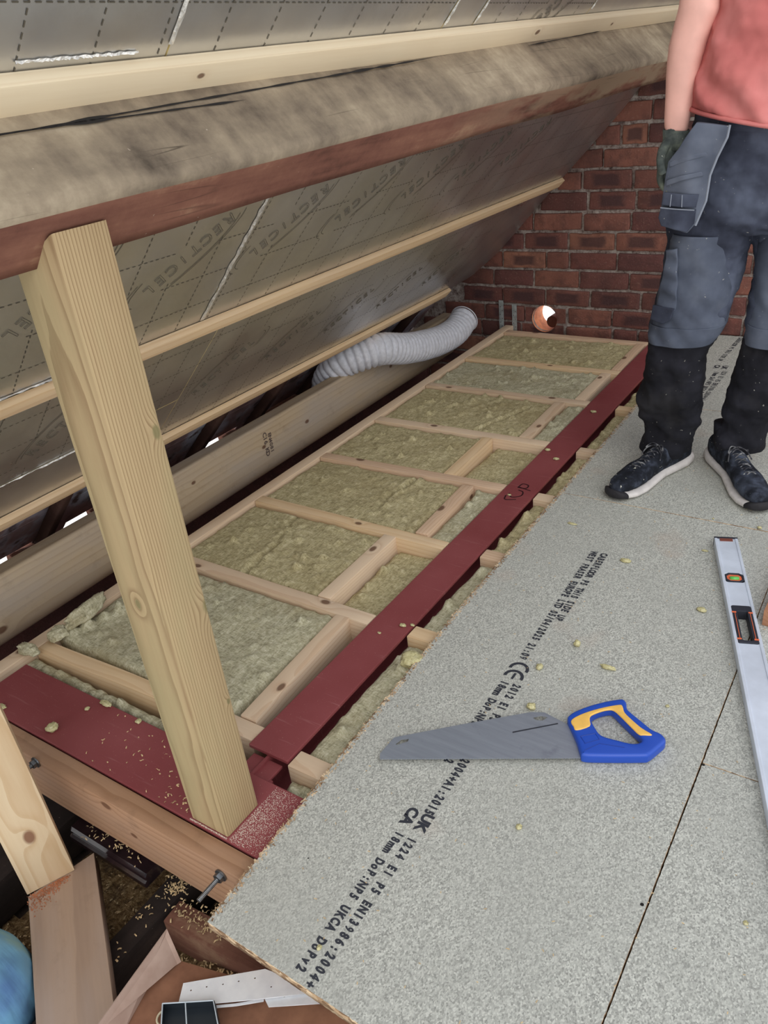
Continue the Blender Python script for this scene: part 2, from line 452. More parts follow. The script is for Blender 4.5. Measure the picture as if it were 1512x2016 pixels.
# chipboard
def chip(name, tint):
    k = NT(name, 0.62, 0, 0.35)
    v = k.new('ShaderNodeTexVoronoi'); v.inputs['Scale'].default_value = 420; k.link(k.coord(scale=(1, 0.7, 1)), v.inputs['Vector'])
    bw = k.new('ShaderNodeSeparateColor'); k.link(v.outputs['Color'], bw.inputs[0])
    n = k.noise(k.coord(), 420, 3, 0.7)
    f = k.math('ADD', k.math('MULTIPLY', bw.outputs[0], 0.5), k.math('MULTIPLY', n, 0.5))
    c = k.ramp(f, [(0.22, lin(tuple(x * 0.74 for x in tint))), (0.45, lin(tuple(x * 0.93 for x in tint))), (0.6, lin(tint)), (0.8, lin(tuple(min(255, x * 1.14) for x in tint)))])
    w = k.noise(k.coord(), 3.2, 4)
    c = k.mix(c, lin(tuple(x * 0.90 for x in tint)), k.math('MULTIPLY', k.step(w, 0.45, 0.7), 0.5))
    st = k.step(k.noise(k.coord(loc=(3, 1, 0)), 4.5, 3), 0.62, 0.74)
    c = k.mix(c, lin((178, 158, 142)), k.math('MULTIPLY', st, 0.35))
    k.color(c); k.bump(f, 0.12, 0.001); return k.m
M['chip'] = chip('chipboard_face', (184, 184, 175))
k = NT('chipboard_edge', 0.9)
v = k.new('ShaderNodeTexVoronoi'); v.inputs['Scale'].default_value = 160; k.link(k.coord(scale=(0.5, 0.5, 1)), v.inputs['Vector'])
bw = k.new('ShaderNodeSeparateColor'); k.link(v.outputs['Color'], bw.inputs[0])
k.color(k.ramp(bw.outputs[0], [(0.1, lin((120, 92, 66))), (0.5, lin((176, 146, 112))), (0.9, lin((214, 190, 156)))]))
k.bump(bw.outputs[0], 0.8, 0.004); M['chipedge'] = k.m

# bricks: random colour per brick, some with burnt centres
k = NT('old_brick', 0.88, 0, 0.2)
g = k.new('ShaderNodeNewGeometry')
rnd = g.outputs['Random Per Island']
n1 = k.noise(k.coord(), 16, 5, 0.65); n2 = k.noise(k.coord(), 120, 4, 0.7)
c = k.ramp(rnd, [(0.0, lin((146, 96, 84))), (0.2, lin((104, 68, 64))), (0.4, lin((156, 104, 88))), (0.6, lin((116, 76, 72))), (0.8, lin((138, 88, 78))), (1.0, lin((172, 120, 98)))])
c = k.mix(c, lin((92, 66, 62)), k.math('MULTIPLY', k.step(n1, 0.46, 0.66), 0.6))
c = k.mix(c, lin((200, 162, 140)), k.math('MULTIPLY', k.step(n2, 0.58, 0.74), 0.45))
uv = k.new('ShaderNodeUVMap'); uv.uv_map = 'brick'
su = k.new('ShaderNodeSeparateXYZ'); k.link(uv.outputs[0], su.inputs[0])
du = k.math('ABSOLUTE', k.math('SUBTRACT', su.outputs[0], 0.5)); dv = k.math('ABSOLUTE', k.math('SUBTRACT', su.outputs[1], 0.5))
dd = k.math('ADD', k.math('MAXIMUM', k.math('MULTIPLY', du, 1.15), dv), k.math('MULTIPLY', k.math('SUBTRACT', n1, 0.5), 0.35))
burn = k.step(dd, 0.36, 0.24)
sel = k.math('FRACT', k.math('MULTIPLY', rnd, 7.13))
sel = k.math('GREATER_THAN', sel, 0.55)
c = k.mix(c, lin((74, 56, 58)), k.math('MULTIPLY', k.math('MULTIPLY', burn, sel), 0.75))
so = k.step(k.noise(k.coord(loc=(2, 0, 5)), 1.6, 5, 0.65), 0.42, 0.66)
c = k.mix(c, lin((72, 52, 52)), k.math('MULTIPLY', so, 0.6))
k.color(c); k.bump(k.math('ADD', n1, n2), 0.7, 0.006); M['brick'] = k.m
k = NT('lime_mortar', 0.95, 0, 0.1)
n = k.noise(k.coord(), 40, 5, 0.7)
k.color(k.ramp(n, [(0.33, lin((96, 80, 76))), (0.45, lin((158, 142, 134))), (0.62, lin((196, 186, 178)))]))
k.bump(n, 0.9, 0.01); M['mortar'] = k.m
M['hole_clay'] = plain('fired_clay_bore', (240, 150, 104), 0.7, var=0.15, scale=30, bump=0.2)
M['galv'] = plain('galvanised_strap', (170, 176, 174), 0.5, 0.35, var=0.12, scale=60)
M['galvw'] = plain('bright_galvanised_plate', (244, 246, 250), 0.35, 0.3, var=0.03, scale=30)
M['steelbolt'] = plain('zinc_bolt', (120, 122, 124), 0.35, 0.9, var=0.1, scale=80)
k = NT('duct_plastic', 0.55, 0, 0.4); n = k.noise(k.coord(), 60, 3)
k.color(k.ramp(n, [(0.3, lin((198, 200, 208))), (0.7, lin((222, 224, 232)))])); k.bump(n, 0.25, 0.003); M['duct'] = k.m
M['black_plastic'] = plain('black_plastic', (34, 40, 46), 0.35)
M['void'] = plain('dark_void', (20, 16, 15), 0.9)
# floor of old ceiling laths covered with dust
k = NT('dusty_laths', 0.95)
n = k.noise(k.coord(), 12, 5, 0.7)
k.color(k.ramp(n, [(0.35, lin((26, 20, 18))), (0.6, lin((60, 46, 38))), (0.75, lin((96, 76, 56)))])); k.bump(n, 0.9, 0.01); M['laths'] = k.m
k = NT('sawdust', 0.95)
n = k.noise(k.coord(), 90, 5, 0.75); n2 = k.noise(k.coord(), 7, 3)
c = k.ramp(n, [(0.32, lin((66, 48, 30))), (0.48, lin((140, 108, 68))), (0.62, lin((190, 158, 112)))])
c = k.mix(c, lin((60, 44, 34)), k.math('MULTIPLY', k.step(n2, 0.5, 0.62), 0.6))
k.color(c); k.bump(n, 1.0, 0.01); M['sawdust'] = k.m
M['shaving'] = plain('wood_shaving', (206, 178, 134), 0.8, var=0.15, scale=50)
M['redchip'] = plain('red_sawdust_grains', (166, 104, 70), 0.9, var=0.2, scale=50)
k = NT('cardboard', 0.9, 0, 0.1)
n = k.noise(k.coord(scale=(1, 1, 1)), 20, 4)
k.color(k.ramp(n, [(0.3, lin((164, 138, 124))), (0.7, lin((184, 160, 146)))])); k.bump(n, 0.1, 0.003); M['cardboard'] = k.m
k = NT('brown_cardboard', 0.9, 0, 0.1)
n = k.noise(k.coord(), 20, 4)
k.color(k.ramp(n, [(0.3, lin((120, 84, 66))), (0.7, lin((150, 108, 84)))])); k.bump(n, 0.1, 0.003); M['cardboard2'] = k.m
k = NT('blue_sack', 0.5, 0, 0.4)
n = k.noise(k.coord(), 5, 4)
k.color(k.ramp(n, [(0.35, lin((84, 122, 168))), (0.55, lin((120, 176, 206))), (0.7, lin((168, 206, 178)))])); k.bump(k.noise(k.coord(scale=(3, 18, 3)), 2, 3), 0.3, 0.01); M['bag'] = k.m
k = NT('glossy_dark_paint', 0.18, 0, 0.6); n = k.noise(k.coord(), 30, 4)
k.color(k.ramp(n, [(0.3, lin((26, 18, 20))), (0.7, lin((48, 34, 36)))])); k.bump(n, 0.15, 0.003); M['gloss'] = k.m

# ================================================================== STRUCTURE
ROOF_C = 2.364          # foil plane: z = x + ROOF_C
RN = Vector((sin(radians(45)), 0, -cos(radians(45))))   # faces into the room
RS = Vector((cos(radians(45)), 0, sin(radians(45))))    # up the slope
RP0 = Vector((-1.6, 0, -1.6 + ROOF_C))
def roof(y, s, off=0.0):
    """point on the foil plane at depth y and slope distance s, off = distance into the room"""
    return RP0 + Vector((0, y, 0)) + RS * s + RN * off
def roofpx(u, v):
    P = pl(u, v, RP0, (1, 0, -1)); return P.y, (P - RP0).dot(RS)

WALLY = 4.03
def build_brick_wall():
    HX, HZ, HR = -1.712, 0.041, 0.072     # round bore through the wall
    # mortar body with the bore: polygon in x-z, then turned upright
    out = [(-2.95, -0.45), (1.6, -0.45), (1.6, 1.9), (0.3, 2.75), (0.05, 2.75), (-2.95, -0.25)]
    hole = [(HX + HR * cos(a * pi / 20), HZ + HR * sin(a * pi / 20)) for a in range(40)]
    bm = poly_mesh(out, [hole], 0.12)
    R = Matrix.Rotation(radians(90), 4, 'X')
    for v in bm.verts: v.co = R @ v.co + Vector((0, WALLY + 0.006 + 0.06, 0))
    for f in bm.faces: f.material_index = 1
    uvl = bm.loops.layers.uv.new('brick')
    rnd = random.Random(3)
    # bed joints read off the photo: about 98 mm apart at this scale
    z = 0.0165 - 0.0975 * 5
    row = 0
    def roof_z(x): return x + ROOF_C + 0.25 if x < 0.2 else 9
    while z < 2.6:
        x = -2.9 - rnd.random() * 0.2
        header_row = (row % 6 == 2)
        while x < 1.55:
            L = rnd.choice((0.118, 0.118, 0.235)) if header_row else rnd.choice((0.24, 0.24, 0.232, 0.25, 0.118))
            L += rnd.uniform(-0.006, 0.006)
            g = 0.012 + rnd.uniform(-0.003, 0.005)
            x0, x1, z0, z1 = x, x + L, z + 0.006, z + 0.0975 - 0.009 + rnd.uniform(-0.003, 0.002)
            x = x1 + g
            if z1 > roof_z(x0) or (x0 > 0.2 and z1 > 3.0 - x0 * 0.8): continue
            cx, cz = (x0 + x1) / 2, (z0 + z1) / 2
            d = max(0, abs(HX - cx) - L / 2) ** 2 + max(0, abs(HZ - cz) - (z1 - z0) / 2) ** 2
            dep = rnd.uniform(0.004, 0.015)
            if d < HR * HR:
                # cut the round bore out of this brick
                pts = [(x0, z0), (x1, z0), (x1, z1), (x0, z1)]
                n = 22
                per = []
                for k in range(n):
                    for q, (a, b) in enumerate(zip(pts, pts[1:] + pts[:1])): pass
                # sample a fine grid of small quads outside the bore
                nx, nz = max(3, int(L / 0.008)), 11
                vs = {}
                for i in range(nx + 1):
                    for j in range(nz + 1):
                        px, pz = x0 + L * i / nx, z0 + (z1 - z0) * j / nz
                        r = sqrt((px - HX) ** 2 + (pz - HZ) ** 2)
                        if r < HR + 0.003:
                            if r < HR - 0.008: continue
                            px, pz = HX + (px - HX) * (HR + 0.003) / r, HZ + (pz - HZ) * (HR + 0.003) / r
                        vs[i, j] = bm.verts.new((px, WALLY - dep + rnd.uniform(-0.0006, 0.0006), pz))
                for i in range(nx):
                    for j in range(nz):
                        ks = [(i, j), (i + 1, j), (i + 1, j + 1), (i, j + 1)]
                        if all(q in vs for q in ks):
                            try:
                                f = bm.faces.new([vs[q] for q in ks]); f.material_index = 0
                                for lp, q in zip(f.loops, ks): lp[uvl].uv = (q[0] / nx, q[1] / nz)
                            except ValueError: pass
                continue
            b2 = bmesh.new()
            add_box(b2, (0, 0, 0), (L, 0.05, z1 - z0), bev=0.006)
            bmesh.ops.subdivide_edges(b2, edges=[e for e in b2.edges if e.calc_length() > 0.05], cuts=4, use_grid_fill=True)
            vm = {}
            rot = rnd.uniform(-0.012, 0.012)
            for v in b2.verts:
                p = Vector((v.co.x, v.co.y, v.co.z + v.co.x * rot)) + Vector((cx, WALLY + 0.025 - dep, cz))
                nn = noise.noise_vector(p * 22)
                n9 = noise.noise_vector(p * 55)
                p += nn * 0.0042 + n9 * 0.002
                vm[v] = (bm.verts.new(p), (v.co.x / L + 0.5, v.co.z / (z1 - z0) + 0.5))
            for f in b2.faces:
                nf = bm.faces.new([vm[v][0] for v in f.verts]); nf.material_index = 0; nf.smooth = True
                for lp, v in zip(nf.loops, f.verts): lp[uvl].uv = vm[v][1]
            b2.free()
        z += 0.0975; row += 1
    w = obj('wall_back', bm, [M['brick'], M['mortar']])
    tag(w, 'old red brick gable wall with pale lime mortar at the far end', 'wall', kind='structure')
    # fired lining of the bore
    bm = bmesh.new()
    n = 40
    ra = []
    for yy, rr in ((WALLY - 0.004, HR + 0.001), (WALLY + 0.07, HR - 0.002), (WALLY + 0.13, HR - 0.004)):
        ra.append([bm.verts.new((HX + rr * cos(2 * pi * q / n), yy, HZ + rr * sin(2 * pi * q / n))) for q in range(n)])
    for a, b in zip(ra, ra[1:]):
        for q in range(n): bm.faces.new((a[q], b[q], b[(q + 1) % n], a[(q + 1) % n]))
    p = obj('bore_lining', bm, M['hole_clay'], w, smooth=True)
    # stub of dark pipe end lying in the bore
    bm = bmesh.new()
    tube(bm, [(HX + 0.022, WALLY + 0.05, HZ - 0.030), (HX + 0.024, WALLY + 0.12, HZ - 0.030)], 0.032, 20)
    obj('pipe_end', bm, plain('dark_clay_pipe', (92, 52, 38), 0.8), w)
    return w
wall_back = build_brick_wall()

# ceiling laths / dust below the joists
bm = bmesh.new()
bmesh.ops.create_grid(bm, x_segments=60, y_segments=60, size=0.5)
for v in bm.verts:
    v.co = Vector((v.co.x * 4.6 - 0.7, v.co.y * 4.8 + 1.8, -0.40 + 0.012 * noise.noise(v.co * 12)))
tag(obj('floor', bm, M['laths'], smooth=True), 'dusty old lath ceiling seen down between the joists', 'floor', kind='structure')

# low eaves wall: brick blocks with open slots of daylight between the rafter feet
bm = bmesh.new()
add_box(bm, (-2.60, 2.0, -0.30), (0.22, 4.1, 0.26), bev=0.004)
for y in (1.16, 1.56, 1.98, 2.36, 2.75, 3.13, 3.5, 3.85):
    pass
tag(obj('wall_left', bm, M['brick']), 'low outer brick wall at the eaves behind the rounded beam', 'wall', kind='structure')

# boarding above the rafters
bm = bmesh.new()
c = RP0 + RS * 0.9 - RN * 0.108 + Vector((0, 1.7, 0))
MM = Matrix((( RS.x, 0, RN.x, c.x), (0, 1, 0, c.y), (RS.z, 0, RN.z, c.z), (0, 0, 0, 1)))
smin, smax = -1.275, 1.72
vs = []
nb = 14
for i in range(nb):
    a = smin + (smax - smin) * i / nb; b = smin + (smax - smin) * (i + 1) / nb - 0.002
    add_box(bm, ((a + b) / 2 - 0.9, 0, 0), (b - a, 4.7, 0.02), bev=0.001)
for (ya, yb) in ((-0.6, 1.02), (1.30, 1.45), (1.63, 2.17), (2.42, 4.02)):
    add_box(bm, (smin - 0.06 - 0.9, (ya + yb) / 2 - 1.7, 0), (0.116, yb - ya, 0.02), bev=0.001)
tag(obj('ceiling', bm, M['boarding'], M=MM), 'stained underside of the roof boarding behind the rafters', 'ceiling', kind='structure')

# ================================================================== ROOF THINGS
# rafters (every 0.39 m): feet show between the foil boards and the rounded beam
nth = ['first', 'second', 'third', 'fourth', 'fifth', 'sixth', 'seventh', 'eighth', 'ninth', 'tenth']
ry = [3.27 - 0.39 * i for i in range(8)] + [3.66]
for i, y in enumerate(ry):
    nm = 'last dark rafter before the brick wall, behind the foil boards' if y > 3.5 else 'dark old rafter behind the foil boards, %s nearer after the one by the brick wall' % nth[i]
    beam('rafter', roof(y, -1.30, -0.054), roof(y, 1.55, -0.054), 0.036, 0.042, M['rafter'], nm, 'rafter', up=tuple(RN), rough=0.002, group='old rafters behind the insulation boards', seg=10)

# insulation boards: boundaries measured along the slope
def dashes_and_logo(pts_fn, y0, y1, s0, s1, ymaj, smaj, logos, flip=False, skip=()):
    """grid of dashes and outlined lettering printed on the foil"""
    bm = bmesh.new()
    def quad(ya, sa, yb, sb, w):
        a = roof(ya, sa, 0.0008); b = roof(yb, sb, 0.0008)
        d = (b - a).normalized(); p = d.cross(RN) * w / 2
        vs = [bm.verts.new(q) for q in (a - p, b - p, b + p, a + p)]
        bm.faces.new(vs)
    def blocked(y, s):
        for (ly, ls) in logos:
            # letters run along direction (-1,-1) from (ly, ls)
            dy, ds = y - ly, s - ls
            t = -(dy + ds) / 1.414; q = (-dy + ds) / 1.414
            if flip: t = -t
            if -0.03 < t < 0.33 and abs(q) < 0.045: return True
        return False
    y = ymaj
    while y > y0: y -= 0.119
    while y < y1:
        s = s0
        while s < s1:
            if y > y0 + 0.005 and not blocked(y, s + 0.005): quad(y, s, y, min(s + 0.009, s1), 0.0022)
            s += 0.016
        y += 0.119
    s = smaj
    while s > s0: s -= 0.117
    while s < s1:
        y = y0
        while y < y1:
            if s > s0 + 0.005 and not blocked(y + 0.005, s): quad(y, s, min(y + 0.009, y1), s, 0.0022)
            y += 0.016
        s += 0.117
    for (ly, ls) in logos:
        sg = -1 if not flip else 1
        xd = (Vector((0, 1, 0)) * sg + RS * sg).normalized()
        o = roof(ly, ls, 0.0012)
        yd = RN.cross(xd)
        ok = True
        for i, ch in enumerate('RECTiCEL'):
            cc = o + xd * (0.034 * (i + 0.5)) - yd * 0.016
            cy = cc.y; cs = (cc - RP0).dot(RS)
            if not (y0 + 0.01 < cy < y1 - 0.01 and s0 + 0.012 < cs < s1 - 0.02): continue
            put_text(bm, ch, cc - xd * 0.019, xd, RN, 0.056, 0.038, outline=True, sx=0.82)
        # the swoosh: long flat arc around the word
        for (a0, a1) in ((-2.9, -1.2), (-0.25 + pi * 0.0, 0.9)):
            pa = []
            for q in range(26):
                a = a0 + (a1 - a0) * q / 25
                pa.append((0.150 + 0.185 * cos(a), 0.0 + 0.062 * sin(a)))
            for rr in (1.0, 0.90):
                last = None
                for (px, py) in pa:
                    cc = o + xd * (0.15 + (px - 0.15) * rr) + yd * (py * rr * -1)
                    cy = cc.y; cs = (cc - RP0).dot(RS)
                    if not (y0 + 0.005 < cy < y1 - 0.005 and s0 + 0.005 < cs < s1 - 0.005): last = None; continue
                    if last: quad(last[0], last[1], cy, cs, 0.0018)
                    last = (cy, cs)
    return bm
def foil_board(label, y0, y1, s0, s1, logos=(), flip=False, ymaj=0.703, smaj=0.925, end=None, printed=True):
    """board; end = list of (y, s) points replacing the straight far end, from bottom to top"""
    t = thing('insulation_board', label, 'insulation board', roof(y0, s0), 'foil faced roof insulation boards')
    out = [(y0, s0)] + (end if end else [(y1, s0), (y1, s1)]) + [(y0, s1)]
    bm = poly_mesh(out, [], 0.05)
    bmesh.ops.subdivide_edges(bm, edges=bm.edges[:], cuts=1)
    for v in bm.verts:
        yy, ss, dz = v.co.x, v.co.y, v.co.z
        v.co = roof(yy, ss, dz - 0.025)
    bm.normal_update()
    for f in bm.faces: f.material_index = 0 if abs(f.normal.dot(RN)) > 0.9 else 1
    obj('foil_panel', bm, [M['foil'], M['foam_edge']], t)
    if printed:
        ye = min(y1, min([e[0] for e in end])) if end else y1
        obj('printed_lettering', dashes_and_logo(None, y0, ye, s0, s1, ymaj, smaj, logos, flip), M['foil_ink'], t)
    return t
g = 0.004
# upper row, above the purlin
foil_board('grey foil board above the purlin at the left edge of the view', -0.6, 0.961 - g, 0.54, 1.72)
foil_board('grey foil board above the purlin, second from the left edge', 0.961, 1.765 - g, 0.54, 1.72)
foil_board('narrow grey foil board above the purlin between two pale joints', 1.765, 1.905 - g, 0.54, 1.72, printed=False)
foil_board('grey foil board above the purlin with faint arc lettering', 1.905, 2.593 - g, 0.54, 1.72, logos=[(2.45, 1.06)])
foil_board('grey foil board above the purlin nearest the brick wall', 2.593, 3.99, 0.54, 1.72, printed=False)
# middle row, between purlin and the second batten
foil_board('khaki reflecting foil board behind the post, left of the taped joint', -0.6, 1.440 - g, 0.0, 0.54 - g,
           logos=[(1.345, 0.430), (0.995, 0.44)], smaj=0.35, ymaj=1.105)
foil_board('khaki reflecting foil board under the purlin, from the taped joint to the brick wall', 1.440, 4.0, 0.0, 0.54 - g,
           logos=[(1.690, 0.440), (2.032, 0.465), (2.375, 0.47), (2.72, 0.47), (3.06, 0.47)], smaj=0.35, ymaj=1.46,
           end=[(3.985, 0.0), (4.0, 0.16), (4.005, 0.40), (3.965, 0.54 - g)])
# lower row
foil_board('lower foil board between the lower battens at the left', -0.6, 1.55, -0.398, 0.0 - g, logos=[(0.62, -0.28), (0.98, -0.30)], flip=True, smaj=-0.10, ymaj=1.105)
foil_board('narrow strip of foil board below the bright gap at the left', -0.6, 1.55, -0.665, -0.402, printed=False)
foil_board('lower foil board from the post to the brick wall', 1.552, 3.98, -0.690, 0.0 - g,
           logos=[(1.62, -0.42), (1.98, -0.42), (2.34, -0.44), (2.72, -0.45), (3.1, -0.45)], flip=True, smaj=-0.10, ymaj=1.46,
           end=[(3.50, -0.690), (3.86, -0.655), (3.995, -0.52), (4.0, -0.30), (3.985, 0.0 - g)])
# crumpled tape along the joints
def tape(label, a, b, w=0.012):
    bm = bmesh.new()
    n = 60
    A = []
    for i in range(n + 1):
        t = i / n
        y = a[0] + (b[0] - a[0]) * t; s = a[1] + (b[1] - a[1]) * t
        dv = Vector((b[0] - a[0], b[1] - a[1])).normalized(); nv = Vector((-dv.y, dv.x))
        row = []
        for q in range(-2, 3):
            ww = w * (0.6 + 0.5 * noise.noise(Vector((i * 0.35, q, a[0])))) * q / 2
            row.append(bm.verts.new(roof(y + nv.x * ww, s + nv.y * ww, 0.0015 + 0.0022 * random.random() * (2 - abs(q)))))
        A.append(row)
    for r1, r2 in zip(A, A[1:]):
        for q in range(4): bm.faces.new((r1[q], r1[q + 1], r2[q + 1], r2[q]))
    tag(obj('joint_tape', bm, M['foil_tape']), label, 'foil tape')
tape('crumpled foil tape on the joint between the two middle boards', (1.440, 0.03), (1.440, 0.50))
tape('foil tape on the joint above the top batten, near the left', (0.960, 0.86), (0.960, 1.5), 0.008)
tape('pale taped joint above the top batten, left one of the pair', (1.765, 0.875), (1.765, 1.5), 0.006)
tape('pale taped joint above the top batten, right one of the pair', (1.905, 0.875), (1.905, 1.5), 0.006)
tape('pale taped joint above the top batten, nearest the worker', (2.593, 0.91), (2.593, 1.5), 0.005)
tape('thin silver strip standing in for the bright gap below the lowest lettering at the left', (0.30, -0.400), (1.32, -0.400), 0.004)  # pale strip laid over the joint to imitate its bright open gap
tape('pale strip standing in for the bright gap along the upper edge of the top batten', (0.70, 0.845), (0.90, 0.850), 0.004)  # added strip; its pale colour imitates the bright white gap here
tape('silver sealant smears along the upper edge of the middle batten', (0.5, 0.039), (1.05, 0.037), 0.004)
# battens fixed across the boards
def batten(label, ya, sa, yb, sb, w, th, mat=None, off=0.0):
    a, b = roof(ya, sa, th + 0.001), roof(yb, sb, th + 0.001)
    return beam('roof_batten', a, b, w, th, mat or M['batten'], label, 'batten', up=tuple(RN), rough=0.0008, group='pine battens across the foil boards', seg=20)
batten('long pale batten above the weathered purlin', 0.3, 0.795, 3.95, 0.912, 0.05, 0.024)
batten('middle pale batten across the foil boards below the purlin', 0.3, 0.012, 3.97, -0.012, 0.046, 0.020, M['pine'][2])
batten('lowest pale batten along the bottom edge of the foil boards', 0.3, -0.622, 3.60, -0.672, 0.050, 0.020, M['pine'][2])

# purlin: grey upper face square to the roof, red-brown underside
def build_purlin():
    def sec(y):
        d = 0.066 * (y - 0.62) / 3.0
        F = Vector((-0.926 + d, y, 1.198 + d))
        B = F - RS * 0.112
        T = F - RN * 0.163
        TB = B - RN * 0.163
        return F, B, TB, T
    bm = bmesh.new(); rows = []
    N = 70
    for i in range(N + 1):
        y = -0.5 + 4.52 * i / N
        F, B, TB, T = sec(y)
        cs = []
        def seg(a, b, n):
            for q in range(n): cs.append(a.lerp(b, q / n))
        w = 0.006
        seg(T, F, 10); seg(F, B, 6); seg(B, TB, 4); seg(TB, T, 4)
        row = []
        for j, p in enumerate(cs):
            nn = noise.noise_vector(Vector((p.x * 9, y * 2.2, p.z * 9))) * 0.005
            e = 0.0
            if j == 10: p = p - (RS * -1 + RN) * -0.0 + (-RN - RS) * 0.004 * (1 + 1.5 * noise.noise(Vector((y * 5, 0, 0))))
            row.append(bm.verts.new(p + nn))
        rows.append(row)
    m = len(rows[0])
    for a, b in zip(rows, rows[1:]):
        for q in range(m):
            f = bm.faces.new((a[q], a[(q + 1) % m], b[(q + 1) % m], b[q]))
            f.material_index = 0 if q < 10 else 1
            if q == 10: f.material_index = 0
            f.smooth = True
    bm.faces.new(rows[0]); bm.faces.new(rows[-1][::-1])
    bmesh.ops.recalc_face_normals(bm, faces=bm.faces)
    # local axes: X along the purlin so the grain follows it
    F = Vector((-0.93, 0, 1.2))
    Mx = Matrix(((0, RS.x, RN.x, F.x), (1, 0, 0, F.y), (0, RS.z, RN.z, F.z), (0, 0, 0, 1)))
    inv = Mx.inverted()
    for v in bm.verts: v.co = inv @ v.co
    bmesh.ops.recalc_face_normals(bm, faces=bm.faces)
    t = thing('purlin', 'thick weathered grey and red-brown old timber purlin crossing the top of the view', 'purlin', (-0.93, -0.5, 1.2))
    p = obj('timber', bm, [M['purlin_top'], M['purlin_under']], t, Mx)
    # long drying crack in the upper face
    def crack(y0, y1, d0, d1):
        bm = bmesh.new(); n = 60; pr = None
        for i in range(n + 1):
            y = y0 + (y1 - y0) * i / n
            F, B, TB, T = sec(y)
            dd = d0 + (d1 - d0) * i / n + 0.006 * noise.noise(Vector((y * 7, 1, 0)))
            wdt = 0.0022 * (0.5 + abs(noise.noise(Vector((y * 12, 5, 0)))) * 1.8) * min(1, i / 6, (n - i) / 6 + 0.05)
            c0 = F.lerp(T, dd) + RS * 0.0045
            a = bm.verts.new(c0 + RN * wdt); b = bm.verts.new(c0 - RN * wdt)
            if pr: bm.faces.new((pr[0], a, b, pr[1]))
            pr = (a, b)
        o = obj('drying_crack', bm, M['void'], t)
    crack(0.6, 1.75, 0.70, 0.84); crack(2.2, 2.75, 0.80, 0.88); crack(0.62, 1.1, 0.72, 0.66)
build_purlin()

# post under the purlin
def build_post():
    x0, x1, y0, y1 = -1.058, -0.955, 0.648, 0.741
    W, D = x1 - x0, y1 - y0
    bm = bmesh.new()
    n = 26
    prof = []
    # birdsmouth top follows the purlin's underside
    def top(x): return min(1.166, x + 2.124) if x > -1.008 else 1.112
    def ring(z0, topring=False):
        cs = []
        r = 0.004
        for (cx, cy, a0) in ((x1 - r, y1 - r, 0), (x0 + r, y1 - r, 90), (x0 + r, y0 + r, 180), (x1 - r, y0 + r, 270)):
            for q in range(3):
                a = radians(a0 + q * 45); cs.append((cx + r * cos(a), cy + r * sin(a)))
        return cs
    rows = []
    for i in range(n + 1):
        z = 0.0015 + 1.09 * i / n
        rows.append([bm.verts.new((x, y, z)) for x, y in ring(z)])
    # top ring with saw-cut slope
    rows.append([bm.verts.new((x, y, top(x) - 0.001 + 0.004 * noise.noise(Vector((x * 40, y * 40, 0))))) for x, y in ring(0)])
    for a, b in zip(rows, rows[1:]):
        for q in range(12): bm.faces.new((a[q], a[(q + 1) % 12], b[(q + 1) % 12], b[q]))
    bm.faces.new(rows[0][::-1]); bm.faces.new(rows[-1])
    c = Vector(((x0 + x1) / 2, (y0 + y1) / 2, 0))
    Mx = frame(c, c + Vector((0, 0, 1)), up=(1, 0, 0))
    inv = Mx.inverted()
    for v in bm.verts: v.co = inv @ v.co
    bmesh.ops.recalc_face_normals(bm, faces=bm.faces)
    tag(obj('timber_post', bm, M['post'], M=Mx, autosmooth=30), 'thick greenish treated timber post standing on the red steel and holding up the purlin', 'post')
build_post()

# ================================================================== STEEL
t = thing('steel_beam', 'dark red painted steel beam running away through the floor joists to the brick wall', 'steel beam', (-1.033, 0.86, 0))
bm = bmesh.new()
add_box(bm, (-1.0335, (0.862 + 4.02) / 2, -0.005), (0.115, 4.02 - 0.862, 0.010), bev=0.002)
obj('top_flange', bm, M['red'], t)
bm = bmesh.new()
add_box(bm, (-1.0335, (0.80 + 4.02) / 2, -0.085), (0.008, 4.02 - 0.81, 0.148))
obj('web', bm, M['red'], t)
bm = bmesh.new()
add_box(bm, (-1.0335, (0.862 + 4.02) / 2, -0.164), (0.115, 4.02 - 0.862, 0.010), bev=0.002)
obj('bottom_flange', bm, M['red'], t)
bm = bmesh.new()   # handwritten mark
for pts in ([(-1.064, 2.165), (-1.054, 2.137), (-1.020, 2.150)], [(-1.060, 2.182), (-1.040, 2.160), (-1.015, 2.180), (-1.020, 2.207), (-1.040, 2.215)],
            [(-1.050, 2.232), (-1.022, 2.235), (-1.022, 2.258), (-1.045, 2.262), (-1.050, 2.232)], [(-1.050, 2.236), (-1.000, 2.225)]):
    P = catmull([(x, y, 0.0004) for x, y in pts], 6)
    for a, b in zip(P, P[1:]):
        d = (b - a).normalized(); pp = Vector((-d.y, d.x, 0)) * 0.0024
        e = d * 0.001
        bm.faces.new([bm.verts.new(q) for q in (a - pp - e, b - pp + e, b + pp + e, a + pp - e)])
obj('marker_writing', bm, M['marker'], t)

